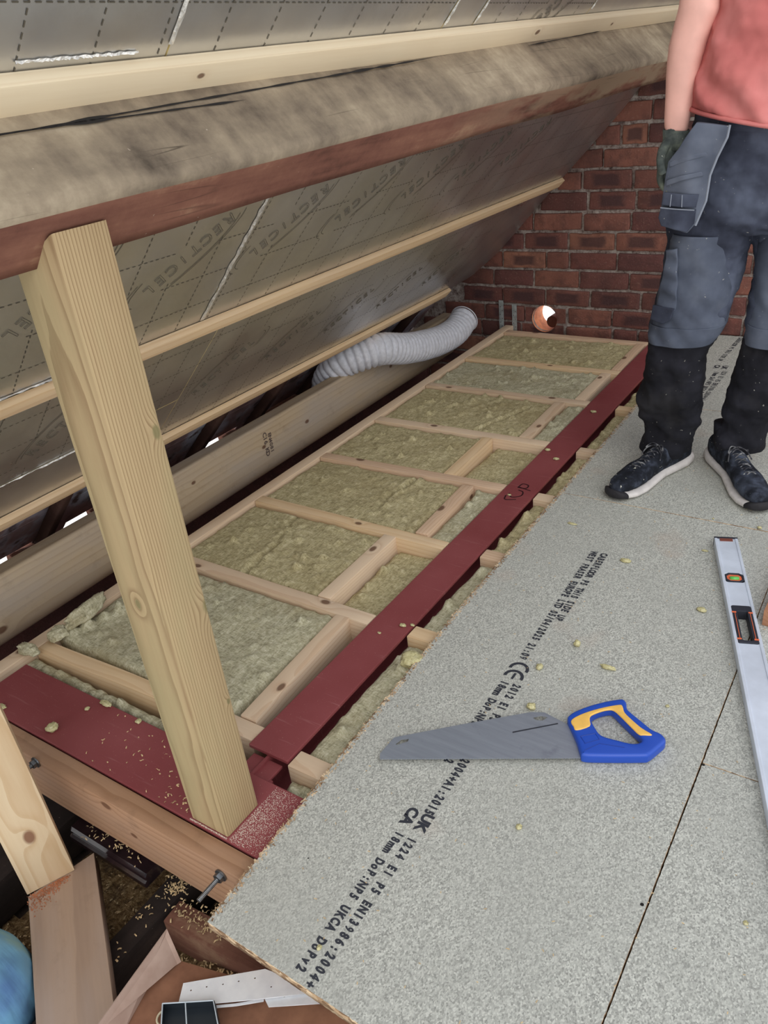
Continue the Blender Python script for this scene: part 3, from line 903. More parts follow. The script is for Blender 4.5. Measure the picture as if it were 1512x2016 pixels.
t = thing('steel_beam', 'dark red painted steel beam across the front under the timber post', 'steel beam', (-1.4, 0.72, 0))
bm = bmesh.new(); add_box(bm, (-1.05, 0.720, -0.005), (1.60, 0.158, 0.010), bev=0.002)
obj('top_flange', bm, M['red'], t)
bm = bmesh.new(); add_box(bm, (-1.05, 0.720, -0.075), (1.60, 0.008, 0.130))
obj('web', bm, M['red'], t)
bm = bmesh.new(); add_box(bm, (-1.05, 0.720, -0.145), (1.60, 0.158, 0.010), bev=0.002)
obj('bottom_flange', bm, M['red'], t)
bm = bmesh.new()   # end plate tying both beams together
add_box(bm, (-1.034, 0.832, -0.022), (0.085, 0.055, 0.008), bev=0.002)
add_box(bm, (-1.034, 0.812, -0.07), (0.10, 0.010, 0.10), bev=0.001)
obj('joining_cleat', bm, M['red'], t)

# timber bolted to the face of the front steel
t = thing('trimmer_timber', 'pine timber with two bolts, fixed along the front of the red steel', 'timber', (-1.35, 0.613, -0.14))
beam('timber', (-2.05, 0.6135, -0.001), (-0.55, 0.6135, -0.001), 0.047, 0.140, M['trimmer'], parent=t, rough=0.0012, seg=20)
for bx, bz in ((-1.513, -0.008), (-0.925, -0.024)):
    bm = bmesh.new()
    Ry = Matrix.Translation((bx, 0.59, bz)) @ Matrix.Rotation(radians(90), 4, 'X')
    v0 = bmesh.ops.create_cone(bm, cap_ends=True, segments=24, radius1=0.014, radius2=0.014, depth=0.003, matrix=Ry @ Matrix.Translation((0, 0, 0.0022)))
    b = obj('washer', bm, M['steelbolt'], t)
    bm = bmesh.new()
    bmesh.ops.create_cone(bm, cap_ends=True, segments=6, radius1=0.0105, radius2=0.0105, depth=0.009, matrix=Ry @ Matrix.Translation((0, 0, 0.0084)))
    nrod = 46
    tube(bm, [Vector((bx, 0.588 - 0.062 * q / nrod, bz)) for q in range(nrod + 1)], 0.005, 10, rf=lambda i: 0.0052 if i % 2 else 0.0046)
    obj('threaded_bolt', bm, M['steelbolt'], t, autosmooth=30)

# ================================================================== FLOOR JOISTS
jl = ['nearest the post', 'second from the post', 'third from the post', 'fourth from the post', 'fifth from the post', 'sixth from the post', 'seventh from the post', 'against the brick wall']
JY = [0.897, 1.381, 1.803, 2.210, 2.602, 3.040, 3.437, 3.885]
JH = 0.12
for i, y in enumerate(JY):
    if i == 0:
        beam('floor_joist', (-1.884, 0.875, -0.002), (-1.20, 0.905, -0.010), 0.047, JH, M['pine'][2], 'split and bark-edged pine joist just behind the red steel and post', 'joist', rough=0.005, group='cross joists left of the red steel')
        beam('floor_joist', (-1.196, 0.899, -0.004), (-1.094, 0.899, -0.004), 0.047, JH, M['pine'][1], 'short pale joist end between the post and the long red steel', 'joist')
    else:
        sk = [0, -0.01, -0.016, 0.018, 0.004, 0.004, -0.006, -0.03][i]
        beam('floor_joist', (-1.884, y - sk * 0.4, -0.001), (-1.094, y + sk * 0.4, -0.001), 0.046, JH, M['pine'][i % 4],
             'pine cross joist left of the long red steel, %s' % jl[i], 'joist', group='cross joists left of the red steel')
    yr = [0.880, 1.384, 1.808, 2.204, 2.598, 3.036, 3.44, 3.885][i]
    beam('floor_joist', (-0.971, yr, -0.003), (0.55, yr + 0.0, -0.003), 0.050, JH, M['pine'][(i + 1) % 4],
         'pine joist between the long red steel and the chipboard, %s' % jl[i], 'joist', group='joist ends right of the red steel')
beam('wall_plate', (-1.911, 0.55, 0.0), (-1.911, 4.0, 0.0), 0.047, 0.13, M['pine'][0], 'long pale pine plank on edge along the left side of the floor frame', 'joist', seg=30)
# noggings
NG = [(-1.165, 0.926, 1.356), (-1.287, 1.406, 1.778), (-1.212, 1.829, 2.184), (-1.333, 2.236, 2.576), (-1.208, 2.628, 3.014), (-1.146, 3.066, 3.411), (-1.124, 3.463, 3.860)]
SK = [0.014, 0.004, 0.008, 0.006, 0.004, 0.002, 0.004]
for i, (x, a, b) in enumerate(NG):
    beam('nogging', (x + SK[i], a, 0.0), (x - SK[i], b, 0.0), 0.045, 0.10, M['pine'][(i * 3 + 1) % 4] if i != 3 else M['pine'][2],
         'short pine nogging between two joists, %s' % ('next to the brick wall' if i == 6 else '%s along from the post' % nth[i]), 'nogging', group='noggings between the joists')

# ================================================================== MINERAL WOOL BATTS
def batt(label, x0, x1, y0, y1, top, mat='wool', amp=0.006, crack=None, rag=0.004, seed=0, name='insulation_batt', lump=(), slope=0.0):
    bm = bmesh.new()
    nx = max(6, int((x1 - x0) / 0.009)); ny = max(6, int((y1 - y0) / 0.009))
    V = {}
    for i in range(nx + 1):
        for j in range(ny + 1):
            x = x0 + (x1 - x0) * i / nx; y = y0 + (y1 - y0) * j / ny
            e = min(i, nx - i, j, ny - j)
            n1 = noise.noise(Vector((x * 9 + seed, y * 9, seed)))
            n2 = noise.noise(Vector((x * 38, y * 38, seed + 3)))
            n3 = noise.noise(Vector((x * 120, y * 120, seed + 5)))
            z = top + amp * n1 + amp * 0.5 * n2 + 0.0022 * n3 + slope * (x - x0) / (x1 - x0)
            if n2 > 0.42: z += (n2 - 0.42) * 0.03
            if e == 0: z -= 0.012
            if e == 1: z -= 0.002 + 0.002 * n3
            if crack:
                for (cx, cy, dx, dy, wd) in crack:
                    L = sqrt(dx * dx + dy * dy)
                    t = ((x - cx) * dx + (y - cy) * dy) / L
                    d = abs((x - cx) * dy - (y - cy) * dx) / L + 0.008 * noise.noise(Vector((x * 14, y * 14, 2)))
                    if -0.01 < t < L: z -= wd * exp(-(d / 0.006) ** 2); z += 0.5 * wd * exp(-((d - 0.016) / 0.01) ** 2) * (0.5 + n2)
            for (lx, ly, lr, lh) in lump:
                d2 = ((x - lx) ** 2 + (y - ly) ** 2) / (lr * lr)
                if d2 < 4: z += lh * exp(-d2) * (1 + 0.9 * n2)
            px = x + (rag * noise.noise(Vector((y * 40, seed, 1))) if i in (0, nx) else 0.0)
            py = y + (rag * noise.noise(Vector((x * 40, seed, 2))) if j in (0, ny) else 0.0)
            V[i, j] = bm.verts.new((px, py, z))
    for i in range(nx):
        for j in range(ny): bm.faces.new((V[i, j], V[i + 1, j], V[i + 1, j + 1], V[i, j + 1]))
    # sides and base
    loop = [V[i, 0] for i in range(nx)] + [V[nx, j] for j in range(ny)] + [V[i, ny] for i in range(nx, 0, -1)] + [V[0, j] for j in range(ny, 0, -1)]
    base = [bm.verts.new((v.co.x, v.co.y, top - 0.09)) for v in loop]
    m = len(loop)
    for q in range(m): bm.faces.new((loop[(q + 1) % m], loop[q], base[q], base[(q + 1) % m]))
    bm.faces.new(base[::-1])
    o = obj(name, bm, M[mat], smooth=True)
    return tag(o, label, 'insulation', group='mineral wool batts between the joists')
bays = [(0.925, 1.353), (1.409, 1.776), (1.831, 2.182), (2.238, 2.574), (2.630, 3.012), (3.068, 3.409), (3.465, 3.858)]
bn = ['first bay past the post', 'second bay past the post', 'third bay past the post', 'fourth bay past the post', 'fifth bay past the post', 'sixth bay past the post', 'bay against the brick wall']
rndb = random.Random(11)
for i, (a, b) in enumerate(bays):
    nx = NG[i][0]; e = SK[i]
    lump = [(rndb.uniform(-1.8, nx - 0.1), rndb.uniform(a + 0.05, b - 0.05), rndb.uniform(0.006, 0.013), rndb.uniform(0.010, 0.022)) for q in range(8)]
    cr = {1: [(-1.60, 1.415, -0.02, 0.17, 0.016), (-1.62, 1.59, -0.06, 0.17, 0.012)], 2: [(-1.42, 2.18, -0.03, -0.13, 0.022), (-1.46, 2.04, 0.02, -0.12, 0.010)], 4: [(-1.42, 2.64, 0.10, 0.30, 0.012)]}.get(i)
    if i == 0: lump += [(-1.86 + 0.015 * q, 0.95 + 0.05 * q, 0.016, 0.03) for q in range(7)]
    batt('large green-brown wool batt left of the nogging, %s' % bn[i], -1.882, nx - 0.0245 - e, a, b, -0.008, amp=0.006, crack=cr, seed=i * 3.1, lump=lump, mat='wool2' if i in (0, 5) else 'wool')
    dep = [-0.030, -0.044, -0.012, -0.034, -0.006, -0.010, -0.02][i]
    if nx + 0.03 + e < -1.135:
        lump = [(nx + 0.05, a + 0.02 + (b - a) * q / 8, 0.018, 0.022) for q in range(9)] if i == 0 else [(rndb.uniform(nx + 0.03, -1.1), rndb.uniform(a, b), 0.012, 0.012) for q in range(4)]
        batt('narrow wool batt between the nogging and the red steel, %s' % bn[i], nx + 0.0245 + e, -1.096, a, b, dep, amp=0.005, seed=i * 5.7, lump=lump, mat='wool' if i in (1, 3) else 'wool2')
    ar, br = (0.908 if i == 0 else [0, 1.412, 1.836, 2.232, 2.626, 3.064, 3.468][i]), [1.356, 1.780, 2.176, 2.570, 3.008, 3.412, 3.857][i]
    lump = [(rndb.uniform(-0.965, -0.89), rndb.uniform(ar, br), 0.014, 0.014) for q in range(4)]
    if i == 0: lump = [(-0.90, 1.27, 0.022, 0.03), (-0.915, 1.25, 0.015, 0.03)]
    batt('wool batt right of the red steel running under the chipboard, %s' % bn[i], -0.968, -0.50, ar, br, -0.020, amp=0.007, seed=i * 2.3, lump=lump, mat='wool2' if i < 2 else 'wool')
batt('ragged strip of wool between the front red steel and the nearest joist', -1.88, -1.21, 0.806, 0.845, -0.020, amp=0.010, seed=40, mat='wool2', slope=-0.006, lump=[(-1.8 + 0.05 * q, 0.82, 0.015, 0.015) for q in range(9)])
batt('crumpled grey wool in the gap beside the steel junction', -0.962, -0.60, 0.806, 0.852, -0.038, amp=0.022, seed=44, mat='wool2', lump=[(-0.93, 0.83, 0.02, 0.02), (-0.88, 0.82, 0.02, 0.02)])
# rolled scruffy edge of wool against the left plank
def tuft(name, loc, r, label, cat='insulation tuft', mat='tuft', group=None, sq=(1, 1, 0.6), seed=0, amp=0.32, floor=None, rz=0.0):
    bm = bmesh.new()
    bmesh.ops.create_icosphere(bm, subdivisions=4, radius=1.0)
    for v in bm.verts:
        n = noise.noise(v.co * 1.7 + Vector((seed, 0, 0))) + 0.6 * noise.noise(v.co * 5 + Vector((0, seed, 0)))+ 0.35 * noise.noise(v.co * 12 + Vector((0, seed, 0)))
        v.co *= (1 + amp * n)
        v.co = Vector((v.co.x * sq[0], v.co.y * sq[1], v.co.z * sq[2])) * r
    zmin = min(v.co.z for v in bm.verts)
    Mx = Matrix.Translation((loc[0], loc[1], loc[2] - zmin - 0.0004)) @ Matrix.Rotation(rz, 4, 'Z')
    return tag(obj(name, bm, M[mat], M=Mx, smooth=True), label, cat, group)
# loose rolls of wool lying on the frame
tuft('wool_scrap', (-1.862, 1.02, 0.0), 0.03, 'crumpled roll of grey-green wool on the left plank behind the post', sq=(0.8, 2.6, 0.8), seed=3, mat='wool2', rz=0.15)
tuft('wool_scrap', (-1.862, 0.918, -0.004), 0.022, 'torn wool scrap in the corner of the left plank and nearest joist', sq=(1.2, 1.3, 0.8), seed=5, mat='wool2')
tuft('wool_scrap', (-1.885, 0.835, -0.003), 0.024, 'frayed wool scrap by the left end of the front red steel', sq=(1.7, 0.8, 0.6), seed=6, mat='wool2')
p = fl(815, 1305); tuft('wool_scrap', (p.x, p.y - 0.005, -0.006), 0.026, 'fluffy pale wool lump hanging over the chipboard edge', sq=(1.2, 1.0, 0.7), seed=9)
p = fl(105, 1437); tuft('wool_scrap', (p.x, p.y, 0), 0.014, 'fluffy wool lump on the front red steel near its left end', seed=12)
p = fl(210, 1388); tuft('wool_scrap', (p.x, p.y, 0), 0.010, 'thin torn wool strip on the front red steel, farther side', sq=(2.0, 0.8, 0.5), seed=14)
p = fl(172, 1397); tuft('wool_scrap', (p.x, p.y, 0), 0.006, 'tiny wool crumb beside the torn strip on the front red steel', seed=15)
p = fl(273, 1422); tuft('wool_scrap', (p.x, p.y, 0), 0.007, 'small wool crumb on the front red steel left of the post', seed=16)
p = fl(5, 1393); tuft('wool_scrap', (p.x, p.y, 0), 0.008, 'small wool crumb on the left tip of the front red steel', sq=(1.6, 0.8, 0.5), seed=17)
for q, (u, v, r, lb) in enumerate([(793, 1233, 0.007, 'wool crumb on the long red steel beside a joist end'), (812, 1232, 0.005, 'second wool crumb at the right edge of the long red steel'),
        (747, 1247, 0.004, 'tiny pale crumb on the long red steel nearer the post'), (1078, 887, 0.008, 'pale wool crumb on the long red steel beyond the marker writing'),
        (1095, 905, 0.008, 'flat pale wool crumb at the right edge of the long red steel'), (1168, 812, 0.009, 'round pale wool crumb on the far part of the long red steel'), (1003, 975, 0.005, 'small pale crumb on the long red steel nearer than the marker writing')]):
    p = fl(u, v); tuft('wool_scrap', (p.x, p.y, 0), r, lb, seed=20 + q, sq=(1.3, 0.9, 0.5))
for q, (u, v, r, lb) in enumerate([(940, 1142, 0.006, 'x'),]): pass

# ================================================================== ROUNDED BEAM, DUCT, STRAPS
bm = bmesh.new()
cs = []
x0, x1, z0, z1 = -2.216, -2.150, -0.135, 0.108
cs = [(x0, z1), (x1 - 0.012, z1 + 0.0)]
for q in range(7): a = radians(90 - q * 15); cs.append((x1 - 0.012 + 0.012 * cos(a), z1 - 0.012 + 0.012 * sin(a)))
R2 = 0.075
for q in range(11): a = radians(-q * 9); cs.append((x1 - R2 + R2 * cos(a) , z0 + R2 + R2 * sin(a)))
cs.append((x0, z0))
rows = []
for i in range(50):
    y = 0.1 + 3.70 * i / 49
    rows.append([bm.verts.new((x, y, z)) for x, z in cs])
m = len(cs)
for a, b in zip(rows, rows[1:]):
    for q in range(m): bm.faces.new((a[q], a[(q + 1) % m], b[(q + 1) % m], b[q]))
bm.faces.new(rows[0]); bm.faces.new(rows[-1][::-1])
Mx = Matrix(((0, 1, 0, -2.18), (1, 0, 0, 0.1), (0, 0, 1, 0.1), (0, 0, 0, 1)))
Mx = Matrix(((0, -1, 0, -2.18), (1, 0, 0, 0.1), (0, 0, 1, 0.1), (0, 0, 0, 1)))
inv = Mx.inverted()
for v in bm.verts: v.co = inv @ v.co
bmesh.ops.recalc_face_normals(bm, faces=bm.faces)
t = thing('eaves_beam', 'thick pale timber with a rounded lower edge lying along the eaves', 'beam', (-2.18, 1.9, -0.13))
obj('timber', bm, M['roundbeam'], t, Mx, autosmooth=40)
bm = bmesh.new()
put_text(bm, 'C16 KD', (-2.1485, 2.155, 0.070), (0, 0, -1), (1, 0, 0), 0.030, 0.017, bold=0.03)
put_text(bm, 'EN4081', (-2.1485, 2.185, 0.060), (0, 0, -1), (1, 0, 0), 0.026, 0.015, bold=0.03)
obj('grade_stamp', bm, plain('faded_stamp_ink', (92, 78, 72), 0.8), t)

# ribbed duct hose
def duct():
    P = [atx(914, 628, -2.055), atx(893, 655, -2.05), atx(855, 674, -2.05), atx(800, 686, -2.05), atx(752, 687, -2.06), Vector((-2.115, 2.855, 0.182)), Vector((-2.20, 2.80, 0.15)), Vector((-2.29, 2.80, 0.06)), Vector((-2.33, 2.82, -0.04))]
    C = catmull(P, 40)
    # resample evenly
    L = [0]
    for a, b in zip(C, C[1:]): L.append(L[-1] + (b - a).length)
    tot = L[-1]; n = int(tot / 0.0030); out = []; j = 0
    for i in range(n + 1):
        d = tot * i / n
        while j < len(L) - 2 and L[j + 1] < d: j += 1
        f = (d - L[j]) / max(1e-6, L[j + 1] - L[j]); out.append(C[j].lerp(C[j + 1], f))
    bm = bmesh.new()
    def rf(i):
        d = tot * i / n; ph = (d / 0.030) % 1.0
        return 0.0760 - 0.014 * (abs(ph - 0.5) * 2) ** 3 - (0.010 if i == 0 else 0)
    tube(bm, out, 0.08, 30, cap=True, rf=rf)
    for v in bm.verts: v.co += noise.noise_vector(v.co * 16) * 0.0015
    t = thing('duct_hose', 'light grey ribbed flexible duct hose drooping over the rounded beam', 'duct hose', P[3])
    o = obj('ribbed_sleeve', bm, M['duct'], t, smooth=True)
    bm = bmesh.new()   # wire helix standing proud of the skin
    d0 = (out[3] - out[0]).normalized(); u = d0.orthogonal().normalized(); w = d0.cross(u)
    tube(bm, [out[0] + (u * cos(a * 2 * pi / 32) + w * sin(a * 2 * pi / 32)) * 0.076 for a in range(33)], 0.003, 6)
    obj('end_ring', bm, M['duct'], t, smooth=True)
duct()

def strap(label, x, z0, z1, w=0.028):
    # thin bent steel strap with nail holes, fixed to the wall
    holes = [[(hx + 0.003 * cos(a * pi / 5), hz + 0.003 * sin(a * pi / 5)) for a in range(10)] for hx, hz in [((-0.006 if q % 2 else 0.006), z0 + 0.02 + q * 0.022) for q in range(int((z1 - z0 - 0.03) / 0.022))]]
    bm = poly_mesh([(-w / 2, z0), (w / 2, z0), (w / 2, z1), (-w / 2, z1)], holes, 0.002)
    bmesh.ops.transform(bm, matrix=Matrix.Translation((x, WALLY - 0.018, 0)) @ Matrix.Rotation(radians(90), 4, 'X'), verts=bm.verts)
    tag(obj('steel_strap', bm, M['galv']), label, 'strap')
strap('left of the two grey perforated steel straps on the brick wall', -1.965, -0.12, 0.134)
strap('right of the two grey perforated steel straps on the brick wall', -1.885, -0.12, 0.116)

# orange-brown brick lumps in the eaves gap
def lump_brick(c, s, label, seed):
    bm = bmesh.new(); add_box(bm, (0, 0, 0), s, bev=0.006)
    bmesh.ops.subdivide_edges(bm, edges=bm.edges[:], cuts=2, use_grid_fill=True)
    for v in bm.verts: v.co += noise.noise_vector(v.co * 18 + Vector((seed, 0, 0))) * 0.006
    tag(obj('brick_lump', bm, M['brick'], M=Matrix.Translation(c)), label, 'brick')
for q, (u, v, lb) in enumerate([(35, 1102, 'broken orange brick at the eaves at the left edge, above the rounded beam'), (192, 1012, 'broken orange brick at the eaves just left of the post'), (452, 858, 'broken orange brick at the eaves right of the post beside a bright slot')]):
    p = atx(u, v, -2.50); lump_brick((-2.54, p.y + 0.06, -0.118), (0.10, 0.10, 0.095), lb, q)
for q in range(3):
    y = 2.75 + 0.39 * q
    lump_brick((-2.53, y, -0.118), (0.10, 0.3, 0.095), ['dark brick at the eaves between the middle rafters', 'dark brick at the eaves below the duct hose', 'dark brick at the eaves close to the brick wall'][q], q + 5)
# rubble between rounded beam and plank
bm = bmesh.new()
bmesh.ops.create_grid(bm, x_segments=16, y_segments=120, size=0.5)
for v in bm.verts:
    x = v.co.x * 0.26 - 2.06; y = v.co.y * 3.4 + 2.2
    v.co = Vector((x, y, -0.21 + 0.035 * noise.noise(Vector((x * 14, y * 9, 0))) + 0.02 * noise.noise(Vector((x * 40, y * 40, 0)))))
tag(obj('rubble', bm, M['brick'], smooth=True), 'red-brown rubble and dust in the gap under the rounded beam', 'rubble', kind='stuff')

# ================================================================== CHIPBOARD FLOOR
PZ = 0.022
def panel(label, pts, printing=None):
    t = thing('chipboard_panel', label, 'floor panel', (pts[0][0], pts[0][1], 0.0), 'chipboard floor sheets')
    # ragged sawn outline on long edges
    out = []
    for a, b in zip(pts, pts[1:] + pts[:1]):
        a = Vector(a); b = Vector(b); L = (b - a).length; n = max(1, int(L / 0.006))
        d = (b - a) / L; nv = Vector((-d.y, d.x))
        for q in range(n):
            p = a + (b - a) * q / n
            out.append(p + nv * (0.0009 * noise.noise(Vector((p.x * 160, p.y * 160, 0))) if q else 0))
    bm = poly_mesh(out, [], 0.021)
    for v in bm.verts: v.co.z += PZ - 0.0105
    bm.normal_update()
    for f in bm.faces: f.material_index = 0 if abs(f.normal.z) > 0.7 else 1
    obj('sheet', bm, [M['chip'], M['chipedge']], t)
    if printing:
        bm = bmesh.new()
        printing(bm)
        obj('printed_text', bm, M['ink'], t)
    return t
DN = (0, -1, 0)
CH = 0.0136
def line(bm, s, x, y, skew=0.0, size=0.0265, pitch=CH):
    # x = centre line of the text, reading towards the camera; letter tops point to +x
    put_text(bm, s, (x - size * 0.34, y, PZ + 0.0004), (skew, -1, 0), (0, 0, 1), size, pitch, bold=0.058, sx=0.70)
def ce_mark(bm, x, y):
    def arc(cy, r, w, a0, a1):
        pr = None
        for q in range(17):
            a = radians(a0 + (a1 - a0) * q / 16)
            dx, dy = cos(a), sin(a)
            # reading direction -y, up +x
            A = bm.verts.new((x + dy * (r - w / 2), cy - dx * (r - w / 2), PZ + 0.0004))
            B = bm.verts.new((x + dy * (r + w / 2), cy - dx * (r + w / 2), PZ + 0.0004))
            if pr: bm.faces.new((pr[0], pr[1], B, A))
            pr = (A, B)
    arc(y - 0.026, 0.021, 0.008, 80, 280); arc(y - 0.056, 0.021, 0.008, 80, 280)
    add_box(bm, (x, y - 0.054, PZ + 0.0004), (0.006, 0.022, 0.0002))
def ukca(bm, x0, y):
    put_text(bm, 'UK', (x0 + 0.006, y, PZ + 0.0004), DN, (0, 0, 1), 0.032, 0.021, bold=0.05)
    put_text(bm, 'CA', (x0 - 0.027, y, PZ + 0.0004), DN, (0, 0, 1), 0.032, 0.021, bold=0.05)
XA, XB = -0.622, -0.652
def printA(bm):
    line(bm, 'CABERFLOOR P5 THIS SIDE UP', XA - 0.006, 1.912, 0.0)
    line(bm, 'WEST FRASER EUROPE LTD 05/04/2025 21:09', XB - 0.006, 1.908, 0.02)
    ce_mark(bm, -0.640, 1.368)
    line(bm, '2012 E1 P5 EN13986:2004+A1:2015', XA + 0.003, 1.292, 0.0)
    line(bm, '18mm DoP:NP5 CE DoPv2', XB + 0.003, 1.290, 0.0)
    ukca(bm, -0.632, 0.872)
    line(bm, '1224 E1 P5 EN13986:2004+', XA + 0.006, 0.812, -0.01, size=0.024, pitch=0.0137)
    line(bm, '18mm DoP:NP5 UKCA DoPv2', XB + 0.008, 0.812, -0.015, size=0.024, pitch=0.0137)
def printE(bm):
    line(bm, 'CABERFLOOR P5 THIS SIDE UP', -0.690, 4.00, -0.05, pitch=0.0137)
    ukca(bm, -0.685, 3.585)
    line(bm, '1224 E1 P5 EN13986:2004+A1:2015', -0.655, 3.520, -0.02, pitch=0.0140)
    line(bm, '18mm DoP:NP5 UKCA DoPv2', -0.685, 3.500, -0.01, pitch=0.0140)
panel('largest grey chipboard sheet with the saw lying on its black printing', [(-0.849, 0.486), (-0.1955, 0.474), (-0.193, 2.2075), (-0.8885, 2.2135), (-0.884, 1.45)], printA)
panel('grey chipboard sheet at the bottom right corner below a cross seam', [(-0.1930, 0.30), (0.80, 0.30), (0.80, 1.243), (-0.191, 1.243)])
panel('grey chipboard sheet at the right edge under the spirit level', [(-0.191, 1.2455), (0.80, 1.2455), (0.80, 2.2045), (-0.191, 2.2065)])
panel('grey chipboard sheet under the worker\'s shoes', [(-0.8885, 2.216), (0.80, 2.207), (0.80, 3.062), (-0.890, 3.064)])
panel('farthest grey chipboard sheet against the brick wall behind the worker\'s legs', [(-0.890, 3.067), (0.80, 3.065), (0.80, 4.015), (-0.80, 4.015), (-0.86, 3.55)], printE)
# ragged sawn edge of the big sheet
bm = bmesh.new()
re_ = random.Random(21)
Lp = [Vector((-0.849, 0.490, PZ)), Vector((-0.884, 1.45, PZ)), Vector((-0.8885, 2.2135, PZ)), Vector((-0.8895, 3.05, PZ))]
for a, b in zip(Lp, Lp[1:]):
    n = int((b - a).length / 0.0009)
    for q in range(n):
        p = a.lerp(b, re_.random()) + Vector((re_.uniform(-0.004, 0.010), 0, re_.uniform(-0.002, 0.0012)))
        add_box(bm, (0, 0, 0), (re_.uniform(0.003, 0.009), re_.uniform(0.001, 0.003), 0.0006), Matrix.Translation(p) @ Euler((re_.uniform(-.4, .4), re_.uniform(-.4, .4), re_.uniform(0, 6.3))).to_matrix().to_4x4())
tag(obj('torn_chips', bm, M['chipedge']), 'torn pale wood chips along the sawn left edge of the chipboard', 'wood chips', kind='stuff')
# dark nail hole and knots
bm = bmesh.new()
for u, v, r in ((1264, 1781, 0.0032), (1385, 1506, 0.003), (1070, 1248, 0.0035), (607, 1690, 0.0015), (1112, 2040, 0.002)):
    p = fl(u, v, PZ)
    bmesh.ops.create_circle(bm, cap_ends=True, segments=14, radius=r, matrix=Matrix.Translation((p.x, p.y, PZ + 0.0006)))
tag(obj('nail_heads', bm, M['void']), 'few dark nail heads scattered over the grey chipboard', 'nails', kind='stuff')

# wool crumbs on the boards
for q, (u, v, r, sq, lb) in enumerate([
    (1232, 1106, 0.009, (1.7, 0.9, 0.5), 'olive wool crumb on the chipboard right of the start of the printing'),
    (1136, 1272, 0.008, (0.9, 1.0, 1.0), 'upright wool crumb on the chipboard between the date printing and the level'),
    (1062, 1316, 0.008, (1.0, 1.2, 0.6), 'yellowish wool crumb close to the CE mark'),
    (1196, 1317, 0.010, (1.8, 0.6, 0.5), 'long flat wool crumb above the saw handle'),
    (1046, 1395, 0.009, (1.1, 1.0, 0.7), 'wool crumb touching the back edge of the saw blade'),
    (1381, 1203, 0.009, (1.3, 0.9, 0.5), 'olive wool crumb left of the spirit level'),
    (1127, 1032, 0.008, (1.8, 0.6, 0.3), 'thin wool crumb on the chipboard nearer than the left shoe'),
    (1022, 1630, 0.006, (1.0, 1.0, 0.6), 'lonely wool crumb on the chipboard below the saw'),
    (1388, 1085, 0.005, (1.8, 0.8, 0.4), 'tiny wool crumb beside the far end of the level'),
    (1495, 1041, 0.006, (1.0, 0.8, 0.7), 'dark crumb on the chipboard below the right-hand shoe'),
    (1404, 1022, 0.003, (1.0, 0.8, 0.7), 'tiny dark crumb on the cross seam between the shoes'),
    (629, 1867, 0.005, (0.8, 1.0, 0.5), 'yellow wool crumb on the printing near the bottom end of the big sheet'),
    (1314, 1391, 0.004, (1.0, 1.0, 0.5), 'tiny wool crumb right of the saw handle'),
    (1468, 1818, 0.004, (1.0, 1.0, 0.5), 'tiny wool crumb near the bottom right corner')]):
    p = fl(u, v, PZ)
    tuft('wool_crumb', (p.x, p.y, PZ), r, lb, cat='wool crumb', seed=60 + q, sq=sq)
bm = bmesh.new()
rs = random.Random(5)
for q in range(420):
    x = rs.uniform(-0.85, 0.05); y = rs.uniform(0.5, 2.9)
    if x > -0.19 and y > 2.2: continue
    add_box(bm, (0, 0, 0), (rs.uniform(0.002, 0.006), 0.0012, 0.0005), Matrix.Translation((x, y, PZ + 0.0008)) @ Matrix.Rotation(rs.uniform(0, 6.3), 4, 'Z'))
tag(obj('sawdust_specks', bm, M['shaving']), 'fine pale sawdust specks sprinkled over the chipboard', 'sawdust', kind='stuff')
# sawdust and shavings on the red steel
bm = bmesh.new()
for q in range(3600):
    a = abs(rs.gauss(0, 0.045))
    if rs.random() < 0.75:
        x = -0.955 + a + 0.004; y = rs.uniform(0.645, 0.795) if rs.random() < .5 else rs.gauss(0.70, 0.04)
    else:
        x = rs.uniform(-1.06, -0.955); y = 0.648 - abs(rs.gauss(0, 0.004))
    if not (0.643 < y < 0.797 and x < -0.80) or (-1.06 < x < -0.953 and 0.646 < y < 0.743): continue
    s = rs.uniform(0.0004, 0.0009)
    add_box(bm, (x, y, s * 0.4), (s, s, s * 0.7), None)
tag(obj('sawdust', bm, plain('fine_pale_dust', (232, 220, 204), 0.9)), 'fine pale sawdust around the foot of the post on red steel', 'sawdust', kind='stuff')
def curl(bm, x, y, z, L, w, yaw, lift=0.4):
    n = 5; pr = None
    M2 = Matrix.Translation((x, y, z)) @ Matrix.Rotation(yaw, 4, 'Z') @ Matrix.Rotation(rs.uniform(-0.4, 0.4), 4, 'X')
    for i in range(n + 1):
        t = i / n
        a = bm.verts.new(M2 @ Vector((L * (t - .5), -w / 2, lift * L * 4 * t * (1 - t) * 0.5 + 0.0006)))
        b = bm.verts.new(M2 @ Vector((L * (t - .5), w / 2, lift * L * 4 * t * (1 - t) * 0.5 + 0.0006)))
        if pr: bm.faces.new((pr[0], a, b, pr[1]))
        pr = (a, b)
bm = bmesh.new()
for q in range(95):
    x = rs.uniform(-1.45, -1.07) if q > 40 else rs.gauss(-1.10, 0.03); y = rs.uniform(0.648, 0.79) if q > 40 else rs.uniform(0.648, 0.70)
    if x > -1.065: continue
    curl(bm, x, y, 0.0, rs.uniform(0.003, 0.009), rs.uniform(0.0015, 0.003), rs.uniform(0, 6.3))
tag(obj('wood_shavings', bm, M['shaving']), 'small pale wood shavings scattered on the red steel left of the post', 'wood shavings', kind='stuff')

